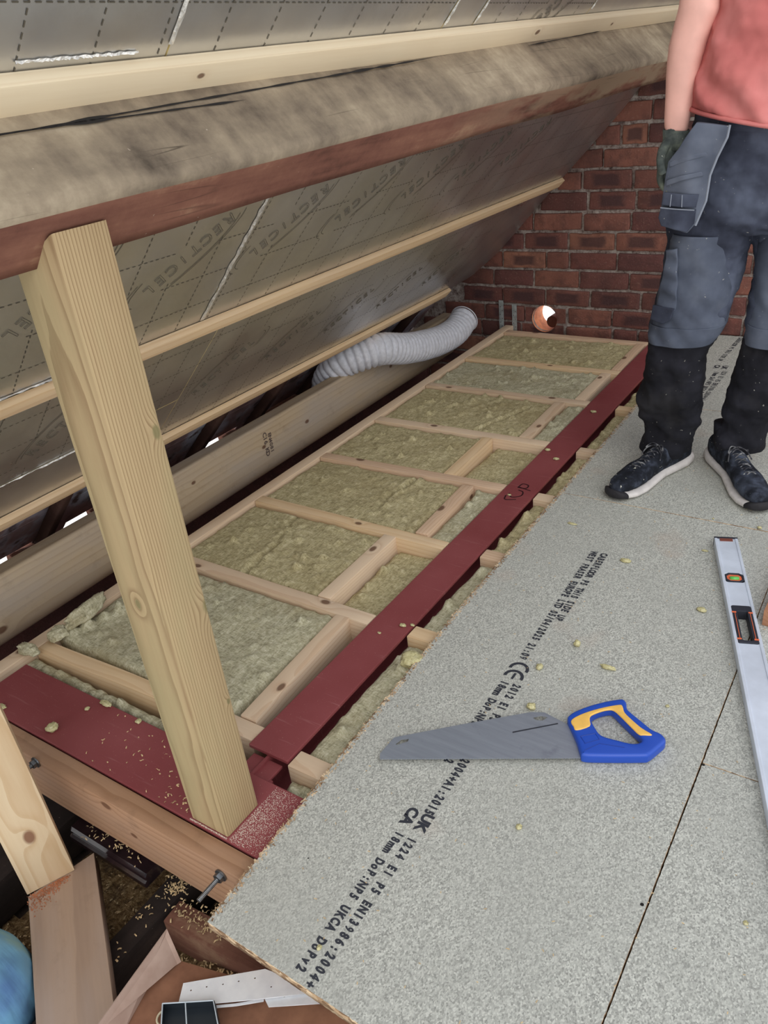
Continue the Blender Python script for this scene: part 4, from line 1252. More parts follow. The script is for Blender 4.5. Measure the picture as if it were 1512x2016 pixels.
# ================================================================== HAND SAW
def flpoly(pts, z, org):
    return [((fl(u, v, z) - org).x, (fl(u, v, z) - org).y) for u, v in pts]
so = fl(1030, 1460, PZ); so.z = PZ
t = thing('hand_saw', 'hand saw with grey steel blade and blue and yellow handle lying on chipboard', 'hand saw', so)
zb = PZ + 0.011
outer = [(748, 1484), (776, 1452), (900, 1428), (1046, 1402), (1072, 1403), (1119, 1427), (1143, 1470), (1143, 1492)]
teeth = []
ntooth = 150
for q in range(ntooth + 1):
    u = 1143 + (748 - 1143) * q / ntooth; v = 1494.0 - (0.0 if q % 2 else 2.2) + (1496 - 1494) * q / ntooth
    teeth.append((u, v))
blade_pts = outer + teeth
h1 = [(779, 1465), (790, 1456), (805, 1455), (803, 1460), (781, 1467)]
h2 = [(1049, 1413), (1066, 1409), (1078, 1413), (1068, 1419), (1055, 1418)]
bm = poly_mesh(flpoly(blade_pts, zb, so), [flpoly(h1, zb, so), flpoly(h2, zb, so)], 0.0011)
for v in bm.verts: v.co.z += zb - PZ
k = NT('saw_steel', 0.42, 0.55, 0.5)
n = k.noise(k.coord(scale=(6, 60, 1), rot=(0, 0, -0.55)), 1.5, 4)
n2 = k.noise(k.coord(), 22, 4)
c = k.ramp(n, [(0.3, lin((150, 157, 168))), (0.7, lin((162, 169, 180)))])
c = k.mix(c, lin((84, 88, 104)), k.math('MULTIPLY', k.step(n2, 0.62, 0.8), 0.35))
k.color(c); M['saw'] = k.m
obj('blade', bm, M['saw'], t, Matrix.Translation(so))
bm = poly_mesh(flpoly([(1009, 1443.5), (1009, 1441), (1098, 1424), (1099, 1426)], zb, so), [], 0.0004)
for v in bm.verts: v.co.z += zb - PZ + 0.0008
obj('blade_marking', bm, M['ink'], t, Matrix.Translation(so))
zh = PZ + 0.014
hout = [(1117, 1422), (1121, 1414), (1134, 1406), (1160, 1396), (1190, 1388), (1220, 1383), (1229, 1385), (1233, 1391), (1234, 1400), (1240, 1408), (1262, 1426), (1283, 1443), (1300, 1451), (1309, 1460),
        (1309, 1468), (1298, 1478), (1279, 1493), (1262, 1496), (1180, 1496), (1148, 1494), (1142, 1486), (1135, 1463), (1125, 1440)]
hin = [(1163, 1422), (1167, 1414), (1181, 1407), (1199, 1403), (1207, 1406), (1218, 1417), (1237, 1436), (1257, 1455), (1262, 1465), (1255, 1470), (1240, 1470), (1215, 1464), (1185, 1455), (1172, 1440)]
def smooth_loop(P, n=4):
    P = [Vector((a, b, 0)) for a, b in P]; out = []
    m = len(P)
    for i in range(m):
        a, b, c, d = P[i - 1], P[i], P[(i + 1) % m], P[(i + 2) % m]
        for k in range(n):
            q = k / n
            v = 0.5 * ((2 * b) + (c - a) * q + (2 * a - 5 * b + 4 * c - d) * q * q + (3 * b - a - 3 * c + d) * q ** 3)
            out.append((v.x, v.y))
    return out
bm = poly_mesh(flpoly(smooth_loop(hout), zh, so), [flpoly(smooth_loop(hin), zh, so)], 0.026, bev=0.007, res=4)
for v in bm.verts: v.co.z += zh - PZ
M['blue'] = plain('blue_handle_plastic', (32, 76, 178), 0.4)
M['yellow'] = plain('yellow_soft_grip', (236, 186, 92), 0.55, var=0.05, scale=40)
hb = obj('handle', bm, M['blue'], t, Matrix.Translation(so), smooth=True)
hb['label'] = 'blue plastic handle'
yout = [(1124, 1420), (1135, 1411), (1160, 1401), (1190, 1393), (1220, 1388), (1226, 1392), (1229, 1402), (1238, 1412), (1262, 1433), (1284, 1447), (1270, 1448), (1258, 1446), (1243, 1432), (1222, 1411), (1208, 1399), (1196, 1398), (1180, 1402), (1164, 1409), (1161, 1417), (1161, 1430), (1135, 1438), (1129, 1430)]
bm = poly_mesh(flpoly(smooth_loop(yout, 3), zh + 0.013, so), [], 0.005, bev=0.0022, res=3)
for v in bm.verts: v.co.z += zh - PZ + 0.0125
y = obj('soft_grip', bm, M['yellow'], hb, Matrix.Translation(so), smooth=True)
y.matrix_parent_inverse = wm(hb).inverted()
y['label'] = 'yellow soft grip inlay'
bm = bmesh.new()
for pts in ([(1143, 1450), (1172, 1444), (1180, 1456), (1152, 1464), (1143, 1450)], [(1150, 1478), (1180, 1464), (1230, 1472)]):
    P = [fl(u, v, zh + 0.0130) for u, v in pts]
    tube(bm, P, 0.0009, 6)
obj('moulded_ridge', bm, plain('dark_blue_plastic', (22, 54, 140), 0.4), hb).matrix_parent_inverse = wm(hb).inverted()

# ================================================================== SPIRIT LEVEL
LZ = PZ + 0.027
a = fl(1406, 1056, LZ); b = fl(1512, 1600, LZ); c = fl(1454, 1056, LZ)
ax = (b - a).normalized(); side = Vector((-ax.y, ax.x, 0)); 
W = abs((c - a).dot(side)) ; side = side if (c - a).dot(side) > 0 else -side
W = 0.062
o = a + side * (W / 2); o.z = PZ
Mx = Matrix(((ax.x, -side.x if False else side.x, 0, o.x), (ax.y, side.y, 0, o.y), (0, 0, 1, o.z), (0, 0, 0, 1)))
if Mx.to_3x3().determinant() < 0:
    Mx = Matrix(((ax.x, -side.x, 0, o.x), (ax.y, -side.y, 0, o.y), (0, 0, 1, o.z), (0, 0, 0, 1)))
    FS = -1
else: FS = 1
inv = Mx.inverted()
def lv(u, v): q = inv @ fl(u, v, LZ); return (q.x, q.y)
def rect(x0, x1, y0, y1, r=0.0, n=4):
    if r <= 0: return [(x0, y0), (x1, y0), (x1, y1), (x0, y1)]
    out = []
    for cx, cy, a0 in ((x1 - r, y1 - r, 0), (x0 + r, y1 - r, 90), (x0 + r, y0 + r, 180), (x1 - r, y0 + r, 270)):
        for q in range(n + 1): aa = radians(a0 + 90 * q / n); out.append((cx + r * cos(aa), cy + r * sin(aa)))
    return out
vx = lv(1449, 1136)[0]
hx0 = lv(1450, 1191)[0]; hx1 = lv(1480, 1266)[0]
t = thing('spirit_level', 'long pale aluminium spirit level lying flat at the right edge of the boards', 'spirit level', o)
LL = 1.25
bm = poly_mesh(rect(0.006, LL, -W / 2, W / 2, 0.002), [rect(vx - 0.021, vx + 0.021, -0.024, 0.024, 0.009), rect(hx0, hx1, -0.024, 0.024, 0.006)], 0.024, bev=0.0015)
for v in bm.verts: v.co.z += 0.0125
# raised rails along both long edges
for s in (-1, 1):
    add_box(bm, (LL / 2, s * (W / 2 - 0.004), 0.0128), (LL - 0.012, 0.0075, 0.0274), bev=0.0012)
M['alu'] = plain('scuffed_aluminium', (214, 222, 234), 0.42, 0.25, var=0.05, scale=12, bump=0.05)
obj('body', bm, M['alu'], t, Mx)
M['orange'] = plain('orange_plastic', (226, 112, 72), 0.5)
M['navy'] = plain('dark_rubber', (38, 40, 50), 0.6)
bm = bmesh.new(); add_box(bm, (0.003, 0, 0.0135), (0.008, W + 0.001, 0.027), bev=0.002)
e = obj('end_cap', bm, M['navy'], t, Mx)
bm = bmesh.new(); add_box(bm, (0.014, 0, 0.0256), (0.014, 0.034, 0.002), bev=0.0008)
obj('cap_inlay', bm, plain('dark_orange_rubber', (120, 66, 54), 0.6), e, Mx).matrix_parent_inverse = wm(e).inverted()
bm = poly_mesh(rect(vx - 0.0205, vx + 0.0205, -0.0235, 0.0235, 0.010, 1), [rect(vx - 0.0155, vx + 0.0155, -0.0185, 0.0185, 0.008, 1)], 0.024, bev=0.0008)
for v in bm.verts: v.co.z += 0.0140
vr = obj('vial_surround', bm, M['navy'], t, Mx)
bm = poly_mesh(rect(vx - 0.0150, vx + 0.0150, -0.0180, 0.0180, 0.006, 3), [], 0.01)
for v in bm.verts: v.co.z += 0.0185
obj('vial_seat', bm, M['orange'], vr, Mx).matrix_parent_inverse = wm(vr).inverted()
bm = bmesh.new(); tube(bm, [(vx + 0.002, -0.011, 0.0225), (vx + 0.002, 0.011, 0.0225)], 0.0062, 16)
obj('vial', bm, plain('green_vial', (96, 190, 90), 0.08), vr, Mx, smooth=True).matrix_parent_inverse = wm(vr).inverted()
bm = poly_mesh(rect(hx0 + 0.0005, hx1 - 0.0005, -0.0235, 0.0235, 0.006), [rect(hx0 + 0.024, hx1 - 0.010, -0.012, 0.012, 0.004)], 0.026, bev=0.001)
for v in bm.verts: v.co.z += 0.0135
hg = obj('hand_grip', bm, M['navy'], t, Mx)
bm = bmesh.new()
for s in (-1, 1):
    add_box(bm, ((hx0 + hx1) / 2 + 0.008, s * 0.0175, 0.0272), (hx1 - hx0 - 0.045, 0.0012, 0.0012))
    for xx in (hx0 + 0.030, hx1 - 0.014): add_box(bm, (xx, s * 0.0190, 0.0272), (0.004, 0.010, 0.0014))
obj('grip_inlay', bm, M['orange'], hg, Mx).matrix_parent_inverse = wm(hg).inverted()

# reddish timber piece at the right edge
p = fl(1496, 1232, PZ)
tag(obj('timber_offcut', beam_bm(0.30, 0.07, 0.045, 0.002, 4, 0.0005), M['offcut'], M=frame((p.x + 0.038, p.y + 0.002, PZ + 0.046), (p.x + 0.050, p.y + 0.30, PZ + 0.046)), autosmooth=35), 'reddish-brown timber offcut at the right edge beyond the spirit level', 'timber')

# ================================================================== PIT IN THE FRONT LEFT CORNER
def slab(name, pts, z, th, mat, label, cat, px=True, bev=0.001, z2=None):
    P = [fl(u, v, z) for u, v in pts] if px else [Vector((a, b, z)) for a, b in pts]
    c = P[0].copy()
    bm = poly_mesh([((q - c).x, (q - c).y) for q in P], [], th, bev=bev)
    for v in bm.verts: v.co.z -= th / 2
    bm.normal_update()
    return tag(obj(name, bm, mat, M=Matrix.Translation(c)), label, cat)
# old dark joists under the new floor
tag(obj('old_joist', beam_bm(3.2, 0.058, 0.12, 0.004, 20, 0.004, 3), M['old_dark'], M=frame((-1.163, 0.05, -0.255), (-1.163, 3.25, -0.255)), autosmooth=35), 'soot-dark old joist running under the pine timber right of the plank', 'joist')
tag(obj('old_joist', beam_bm(3.2, 0.10, 0.12, 0.004, 20, 0.004, 5), M['old_dark'], M=frame((-1.595, 0.05, -0.255), (-1.595, 3.25, -0.255)), autosmooth=35), 'soot-dark old joist behind the left pine prop', 'joist')
tag(obj('old_joist', beam_bm(3.2, 0.06, 0.12, 0.004, 20, 0.004, 7), M['old_dark'], M=frame((-0.72, 0.30, -0.255), (-0.72, 3.4, -0.255)), autosmooth=35), 'soot-dark old joist under the chipboard sheet by the cardboard box', 'joist')
p0 = fl(350, 1758, -0.27); p1 = fl(452, 1800, -0.27)
tag(obj('old_nogging', beam_bm(0.38, 0.055, 0.10, 0.004, 6, 0.003, 9), M['purlin_under'], M=frame((-1.13, 0.575, -0.262), (-0.752, 0.60, -0.262)), autosmooth=35), 'dark reddish cross timber between old joists below the right bolt', 'timber')
# moulded glossy dark timber
a = fl(150, 1630, -0.20); b = fl(288, 1704, -0.20)
d = (b - a).normalized()
bm = bmesh.new()
prof = [(-0.036, -0.036), (0.036, -0.036), (0.036, -0.022), (0.030, -0.018), (0.030, -0.008), (0.024, 0.0), (-0.024, 0.0), (-0.030, -0.008), (-0.030, -0.018), (-0.036, -0.022)]
L = 0.27; rr = []
for x in (0, 0.004, L / 2, L - 0.004, L):
    s = 0.96 if x in (0, L) else 1
    rr.append([bm.verts.new((x, yy * s, zz)) for yy, zz in prof])
for A, B in zip(rr, rr[1:]):
    for q in range(len(prof)): bm.faces.new((A[q], A[(q + 1) % len(prof)], B[(q + 1) % len(prof)], B[q]))
bm.faces.new(rr[0]); bm.faces.new(rr[-1][::-1]); bmesh.ops.recalc_face_normals(bm, faces=bm.faces)
tag(obj('moulded_timber', bm, M['gloss'], M=frame((-1.475, 0.612, -0.205), (-1.205, 0.612, -0.205))), 'glossy black moulded timber with shavings on it below the pine timber', 'timber')
# plank and prop
PLZ = -0.20
pp = [fl(185, 1678, PLZ), fl(55, 1765, PLZ), fl(73, 2050, PLZ), fl(233, 2050, PLZ)]
c = pp[0].copy()
dirx = ((pp[3] - pp[0]).normalized() + (pp[2] - pp[1]).normalized()).normalized()
Mx = frame(c, c + dirx)
inv = Mx.inverted()
bm = poly_mesh([((inv @ q).x, (inv @ q).y) for q in pp], [], 0.047, bev=0.0015)
for v in bm.verts: v.co.z -= 0.0235
tag(obj('plank', bm, M['plank'], M=Mx), 'grey-stained pine plank lying in the corner with the prop standing on it', 'plank')
A = fl(55, 1763, PLZ); B = fl(147, 1715, PLZ)
dx = (B - A).normalized(); nb = Vector((-dx.y, dx.x, 0))
if nb.y < 0: nb = -nb
wid = (B - A).length + 0.002
c = (A + B) / 2 + nb * 0.0235 + Vector((0, 0, 0.0008))
up = Vector((nb.x, nb.y, 0)) * -1
tilt = Vector((-0.018, 0.0, 1.0))
bm = beam_bm(1.08, wid, 0.045, 0.002, 8, 0.0004)
for v in bm.verts: v.co.z += 0.0225
tag(obj('timber_prop', bm, M['prop'], M=frame(c, c + tilt, up=up), autosmooth=35), 'clean pine prop with a split and knot standing on the plank at the left', 'post')
bm = bmesh.new()
for q in range(520):
    f = rs.random(); g2 = abs(rs.gauss(0, 1)) * 0.022
    p = A.lerp(B, f * 0.8 + rs.gauss(0, 0.05)) - nb * (g2 * (1.3 - f)+ 0.001)
    s = rs.uniform(0.0007, 0.0019)
    add_box(bm, (p.x, p.y, PLZ + s * .4), (s * 1.5, s, s * 0.8), None)
tag(obj('red_sawdust', bm, M['redchip']), 'reddish sawdust spilled on the plank at the foot of the prop', 'sawdust', kind='stuff')
# sawdust drifts
def drift(label, x0, x1, y0, y1, z, amp, seed, name='sawdust_drift', dens=900):
    bm = bmesh.new()
    n = 60
    bmesh.ops.create_grid(bm, x_segments=n, y_segments=n, size=0.5)
    for v in bm.verts:
        fx, fy = v.co.x + .5, v.co.y + .5
        x = x0 + (x1 - x0) * fx; y = y0 + (y1 - y0) * fy
        e = min(fx, 1 - fx, fy, 1 - fy) * 5
        h = amp * min(1, e) * (0.7 + noise.noise(Vector((x * 8, y * 8, seed)))) + 0.008 * noise.noise(Vector((x * 50, y * 50, seed)))
        v.co = Vector((x, y, z + h))
    for f in bm.faces: f.material_index = 0; f.smooth = True
    r2 = random.Random(seed)
    for q in range(dens):
        x = r2.uniform(x0 + .02, x1 - .02); y = r2.uniform(y0 + .02, y1 - .02)
        fx = (x - x0) / (x1 - x0); fy = (y - y0) / (y1 - y0); e = min(fx, 1 - fx, fy, 1 - fy) * 5
        h = amp * min(1, e) * (0.7 + noise.noise(Vector((x * 8, y * 8, seed))))
        k0 = len(bm.faces)
        curl(bm, x, y, z + h + 0.006, r2.uniform(0.003, 0.011), r2.uniform(0.0012, 0.004), r2.uniform(0, 6.3), 0.3)
        bm.faces.ensure_lookup_table()
        for f in list(bm.faces)[k0:]: f.material_index = 1
    return tag(obj(name, bm, [M['sawdust'], M['shaving']]), label, 'sawdust', kind='stuff')
drift('heap of pale wood shavings between the old joists right of the plank', -1.13, -0.76, 0.20, 0.88, -0.375, 0.075, 1, dens=1500)
drift('thin dark scatter of sawdust between plank and old joist', -1.54, -1.20, 0.30, 0.95, -0.392, 0.022, 2, dens=420)
drift('brown sawdust drift left of the plank near the blue sack', -1.62, -1.21, -0.05, 0.42, -0.395, 0.05, 3, dens=700)
bm = bmesh.new()
for q in range(60):
    curl(bm, rs.uniform(-1.44, -1.22), rs.gauss(0.612, 0.012), -0.204, rs.uniform(0.004, 0.011), rs.uniform(0.0015, 0.003), rs.uniform(0, 6.3))
for q in range(26):
    curl(bm, rs.gauss(-1.163, 0.014), rs.uniform(0.40, 0.66), -0.2535, rs.uniform(0.003, 0.009), rs.uniform(0.002, 0.004), rs.uniform(0, 6.3))
for q in range(130):
    curl(bm, rs.gauss(-1.155, 0.018), rs.gauss(0.625, 0.02), -0.2535 + rs.uniform(0, 0.004), rs.uniform(0.003, 0.011), rs.uniform(0.0012, 0.0032), rs.uniform(0, 6.3))
    curl(bm, rs.uniform(-1.12, -0.98), rs.gauss(0.59, 0.015), -0.2605 + rs.uniform(0, 0.004), rs.uniform(0.003, 0.011), rs.uniform(0.0012, 0.0032), rs.uniform(0, 6.3))
tag(obj('pale_shavings', bm, M['shaving']), 'pale shavings lying on the dark old timbers below the bolts', 'wood shavings', kind='stuff')

# cardboard box with a raised flap
cb = fl(300, 1932, -0.16)
t = thing('cardboard_box', 'open brown cardboard box with a raised flap at the bottom edge', 'cardboard box', (-0.93, 0.40, -0.38))
def sheet3(bm, P, th):
    P = [Vector(p) for p in P]
    n = (P[1] - P[0]).cross(P[2] - P[0]).normalized() * th
    a = [bm.verts.new(p) for p in P]; b = [bm.verts.new(p - n) for p in P]
    bm.faces.new(a); bm.faces.new(b[::-1])
    m = len(P)
    for i in range(m): bm.faces.new((a[i], b[i], b[(i + 1) % m], a[(i + 1) % m]))
BZ = -0.165
bm = bmesh.new()
sheet3(bm, [fl(298, 1930, BZ), fl(212, 2075, BZ), fl(450, 2110, BZ), fl(760, 2060, BZ), fl(612, 1960, BZ), fl(432, 1914, BZ), fl(357, 1892, BZ)], 0.004)
bmesh.ops.recalc_face_normals(bm, faces=bm.faces)
obj('top_panel', bm, M['cardboard2'], t)
bm = bmesh.new()
pa, pb, pc = fl(298, 1930, BZ), fl(212, 2075, BZ), fl(357, 1892, BZ)
dz = Vector((0, 0, -0.20))
sheet3(bm, [pa, pb, pb + dz, pa + dz], 0.004)
obj('side_panel', bm, M['cardboard2'], t)
bm = bmesh.new()
f0 = fl(328, 1828, -0.10); f1 = fl(356, 1892, BZ + 0.001); f2 = fl(298, 1930, BZ + 0.001); f3 = fl(240, 2035, BZ + 0.001); f4 = fl(160, 2060, -0.10); 
sheet3(bm, [f0, f1, f2, f3, f4], 0.004)
bmesh.ops.recalc_face_normals(bm, faces=bm.faces)
obj('raised_flap', bm, M['cardboard'], t)['label'] = 'paler raised flap'
# galvanised plates on the box
HZ = BZ + 0.012
def plate(label, pts, z, holes, tilt=0.0):
    P = [fl(u, v, z) for u, v in pts]; c = P[0].copy()
    hs = []
    for (u, v) in holes:
        q = fl(u, v, z) - c
        hs.append([(q.x + 0.0016 * cos(aa * pi / 5), q.y + 0.0016 * sin(aa * pi / 5)) for aa in range(10)])
    bm = poly_mesh([((q - c).x, (q - c).y) for q in P], hs, 0.0016)
    for v in bm.verts: v.co.z += tilt * v.co.x
    return tag(obj('joist_hanger_plate', bm, M['galvw'], M=Matrix.Translation(c)), label, 'metal plate')
plate('large bright galvanised plate with nail holes lying on the cardboard box', [(361, 1936), (522, 1908), (640, 1952), (505, 1968), (420, 1976), (350, 1981)], HZ + 0.006, [(376, 1950), (407, 1943), (439, 1938), (470, 1932), (502, 1926), (534, 1943)])
plate('narrow bright galvanised strip along the lower edge of the large plate', [(352, 1986), (463, 1976), (520, 1966), (519, 1972), (464, 1981), (356, 1991)], HZ, [])
plate('small bright galvanised plate tucked under the chipboard edge', [(521, 1967), (650, 1950), (680, 1973), (529, 1983)], HZ + 0.001, [(560, 1962)])
# black plastic tray corner
t = thing('plastic_tray', 'black plastic tray with pale rim at the bottom edge in front of the plates', 'tray', fl(370, 2000, BZ + 0.01))
bm = bmesh.new()
q0, q1, q2, q3 = [fl(u, v, BZ + 0.012) for u, v in ((326, 1990), (425, 1984), (440, 2060), (322, 2060))]
for a_, b_ in ((q0, q1), (q1, q2), (q2, q3), (q3, q0)):
    sheet3(bm, [a_, b_, b_ + Vector((0, 0, 0.022)), a_ + Vector((0, 0, 0.022))], 0.002)
sheet3(bm, [q0, q1, q2, q3], 0.002)
bmesh.ops.recalc_face_normals(bm, faces=bm.faces)
obj('tray_body', bm, M['black_plastic'], t)
bm = bmesh.new()
up2 = Vector((0, 0, 0.0235))
tube(bm, [q0 + up2, q1 + up2, q2 + up2], 0.0012, 8); tube(bm, [q0 + up2, q3 + up2], 0.0012, 8)
m1 = q0.lerp(q1, 0.45) + up2; m2 = q3.lerp(q2, 0.45) + up2
tube(bm, [m1, m2], 0.0012, 8)
obj('pale_rim', bm, plain('pale_rim_plastic', (190, 200, 206), 0.4), t)
bm = bmesh.new()
cc = fl(330, 2008, BZ + 0.008)
tube(bm, [cc + Vector((0.014 * cos(x_ * 0.3), 0.014 * sin(x_ * 0.3), 0.0)) + Vector((-0.008, 0, 0)) for x_ in range(6, 17)], 0.002, 8)
tag(obj('cable', bm, plain('cream_cable', (206, 196, 166), 0.5)), 'short curved cream cable at the bottom edge by the black tray', 'cable')

# blue sack in the corner
bm = bmesh.new()
bmesh.ops.create_icosphere(bm, subdivisions=5, radius=1.0)
for v in bm.verts:
    n = noise.noise(v.co * 1.6) * 0.10 + noise.noise(Vector((v.co.x * 3, v.co.y * 9, v.co.z * 3))) * 0.02
    v.co = v.co * (1 + n)
    v.co = Vector((v.co.x * 0.150, v.co.y * 0.125, v.co.z * 0.15))
pc = fl(-62, 1975, -0.24)
tag(obj('plastic_sack', bm, M['bag'], M=Matrix.Translation((pc.x, pc.y, -0.235)), smooth=True), 'full blue and turquoise plastic sack at the bottom left corner', 'sack')

# ================================================================== WORKER
def fabric(name, base, dark, light, scale=9, dust=0.25, dustc=(150, 150, 150), specks=0.0, rough=0.9):
    k = NT(name, rough, 0, 0.2)
    n = k.noise(k.coord(), scale, 4, 0.55)
    c = k.ramp(n, [(0.3, lin(dark)), (0.5, lin(base)), (0.72, lin(light))])
    if dust > 0:
        d = k.step(k.noise(k.coord(loc=(3, 2, 1)), 6, 4, 0.6), 0.52, 0.75)
        c = k.mix(c, lin(dustc), k.math('MULTIPLY', d, dust))
    if specks > 0:
        d = k.step(k.noise(k.coord(), 85, 2), 0.72, 0.76)
        c = k.mix(c, lin((206, 204, 192)), k.math('MULTIPLY', d, specks))
    k.color(c)
    w = k.noise(k.coord(scale=(1, 1, 1)), 420, 2)
    k.bump(w, 0.15, 0.001)
    return k.m
M['skin'] = plain('skin', (232, 178, 164), 0.55, var=0.04, scale=14)
M['tee'] = fabric('coral_tee', (190, 110, 106), (170, 92, 90), (206, 130, 126), 5, dust=0.1, dustc=(230, 150, 140))
M['trouser'] = fabric('dark_navy_trouser', (60, 64, 78), (38, 41, 52), (84, 90, 106), 8, dust=0.35, dustc=(104, 110, 126), specks=0.5)
M['trouser_low'] = fabric('black_knee_fabric', (30, 30, 36), (20, 20, 25), (44, 44, 52), 8, dust=0.15, dustc=(100, 98, 96), specks=0.4)
M['greycloth'] = fabric('blue_grey_cordura', (80, 86, 100), (52, 56, 68), (104, 110, 124), 6, dust=0.3, dustc=(132, 134, 142), specks=0.4)
M['piping'] = plain('grey_piping', (128, 134, 146), 0.8)
M['glove'] = fabric('dusty_black_glove', (80, 86, 82), (50, 56, 56), (120, 128, 114), 30, dust=0.4, dustc=(150, 156, 130), specks=0.8)
M['shoe'] = fabric('navy_black_shoe', (32, 35, 43), (18, 20, 25), (70, 76, 90), 30, dust=0.4, dustc=(124, 134, 156), specks=0.9)
M['sole'] = plain('white_foam_sole', (206, 200, 196), 0.7, var=0.05, scale=40)
M['darksole'] = plain('black_outsole', (34, 32, 36), 0.8)
M['hair'] = plain('short_brown_hair', (72, 52, 38), 0.8, var=0.2, scale=60)

HC = Vector((-0.44, 2.49, 0))
worker = thing('person', 'worker in coral t-shirt, dark work trousers with grey knee panels, glove and trainers', 'person', (-0.46, 2.45, PZ))
CR = Vector((0.985, 0.17, 0)).normalized()       # across the body
def ringpx(u0, u1, v, Y, depth, tilt=0.0, ex=2.4, yoff=0.0, dv=0.0):
    L = aty(u0, v, Y); R = aty(u1, v + tilt, Y)
    c = (L + R) / 2; h = (R - L) / 2
    dvec = Vector((-h.y, h.x, 0)).normalized() * depth
    if dvec.length < 1e-6: dvec = Vector((0, depth, 0))
    if h.y == 0: dvec = Vector((0, depth, 0))
    return (c + Vector((0, yoff, dv)), h, dvec, ex)
# --- trousers
LEGR = [(1316, 1482, 425, .088), (1314, 1474, 470, .088), (1308, 1464, 515, .084), (1301, 1454, 560, .080), (1292, 1442, 600, .076), (1284, 1425, 640, .072), (1284, 1402, 672, .068),
        (1280, 1392, 705, .066), (1266, 1388, 745, .068), (1257, 1381, 780, .070), (1254, 1380, 812, .070), (1270, 1376, 830, .062), (1272, 1370, 842, .060), (1261, 1362, 862, .068), (1262, 1357, 878, .066), (1270, 1352, 894, .058)]
LEGL = [(1482, 1622, 425, .088), (1487, 1618, 470, .088), (1486, 1612, 515, .084), (1482, 1604, 560, .080), (1476, 1594, 600, .076), (1470, 1582, 640, .072), (1464, 1574, 672, .068),
        (1452, 1566, 705, .066), (1444, 1556, 745, .068), (1430, 1546, 780, .070), (1414, 1530, 812, .070), (1422, 1520, 826, .062), (1418, 1514, 838, .060), (1407, 1508, 856, .068), (1406, 1506, 870, .066), (1414, 1498, 886, .058)]
bm = bmesh.new()
YR, YL = 2.50, 2.56
loft(bm, [ringpx(a, b, v, YR, d, 4, yoff=(-0.02 if 560 < v < 720 else 0) + (0.02 if v > 780 else 0)) for a, b, v, d in LEGR], 28)
loft(bm, [ringpx(a, b, v, YL, d, 6, yoff=(-0.02 if 560 < v < 720 else 0) + (0.02 if v > 780 else 0)) for a, b, v, d in LEGL], 28)
loft(bm, [ringpx(1376, 1588, 214, 2.52, .112, 20), ringpx(1368, 1600, 260, 2.52, .118, 16), ringpx(1352, 1612, 320, 2.52, .122, 12), ringpx(1330, 1622, 380, 2.52, .118, 8), ringpx(1320, 1622, 430, 2.52, .104, 6), ringpx(1345, 1600, 452, 2.52, .07, 6)], 36)
tr = obj('work_trousers', bm, M['trouser'], worker)
remesh(tr, 0.0075, 6, wr=0.020, wscale=0.07, wr2=0.008, wscale2=0.025)
bake_mods(tr)
# lower legs darker: second material by height
tr.data.materials.append(M['trouser_low'])
for p in tr.data.polygons:
    if p.center.z < 0.50: p.material_index = 1
# bunched creases in the lower legs
for v in tr.data.vertices:
    if v.co.z < 0.48:
        c = Vector((-0.60, 2.50)) if v.co.x < -0.50 + (v.co.y - 2.5) * 0.1 else Vector((-0.40, 2.56))
        d = Vector((v.co.x - c.x, v.co.y - c.y))
        w = sin(v.co.z * 62 + 3.0 * atan2(d.y, d.x) + 4 * noise.noise(v.co * 7))
        k_ = 0.0055 * (1 - v.co.z / 0.55)
        if d.length > 0: v.co.x += d.x / d.length * w * k_; v.co.y += d.y / d.length * w * k_
for v in tr.data.vertices:
    if v.co.z > 0.46 and v.co.y < 2.56:
        p_ = v.co
        f_ = noise.noise(Vector((p_.x * 5, p_.z * 26 + p_.x * 9, 3.0))) + 0.5 * noise.noise(Vector((p_.x * 11, p_.z * 50, 9.0)))
        v.co.y -= 0.0085 * f_
# waistband
bm = bmesh.new()
loft(bm, [ringpx(1374, 1590, 206, 2.52, .116, 20), ringpx(1370, 1594, 240, 2.52, .120, 18)], 40, cap=False)
wb = obj('waistband', bm, M['trouser'], worker, smooth=True)
# knee panels
def shell(name, rings, mat, closed=True, amp=0.004, n=28, parent=None):
    bm = bmesh.new()
    # interpolate rings for smoothness
    R = []
    for (a, b) in zip(rings, rings[1:]):
        for q in range(12):
            t = q / 12; R.append((a[0].lerp(b[0], t), a[1].lerp(b[1], t), a[2].lerp(b[2], t), a[3]))
    R.append(rings[-1])
    loft(bm, R, n * 3, cap=False)
    for v in bm.verts:
        p_ = v.co.copy()
        v.co += noise.noise_vector(p_ * 11) * amp
        v.co.y -= amp * 1.3 * noise.noise(Vector((p_.x * 9 - p_.z * 14, p_.z * 22 + p_.x * 14, 4.0)))
        v.co.y -= 0.004 * sin((p_.z * 0.8 + p_.x * 0.6) * 95 + 6 * noise.noise(p_ * 6)) * max(0, noise.noise(p_ * 5 + Vector((3, 0, 0))) + 0.3)
    o = obj(name, bm, mat, parent or worker, smooth=True)
    s = o.modifiers.new('s', 'SOLIDIFY'); s.thickness = 0.003
    return o
kp = [ringpx(1326, 1446, 452, YR - 0.012, .088, 4), ringpx(1316, 1448, 500, YR - 0.012, .089, 4), ringpx(1305, 1446, 548, YR - 0.014, .088, 4), ringpx(1294, 1441, 592, YR - 0.02, .086, 4), ringpx(1284, 1430, 632, YR - 0.026, .084, 5)]
k1 = shell('knee_panel', kp, M['greycloth'])
hm = [ringpx(1283, 1431, 630, YR - 0.027, .086, 5), ringpx(1279, 1418, 650, YR - 0.027, .087, 7), ringpx(1281, 1405, 665, YR - 0.027, .086, 7)]
shell('knee_panel_hem', hm, M['greycloth'], amp=0.002)
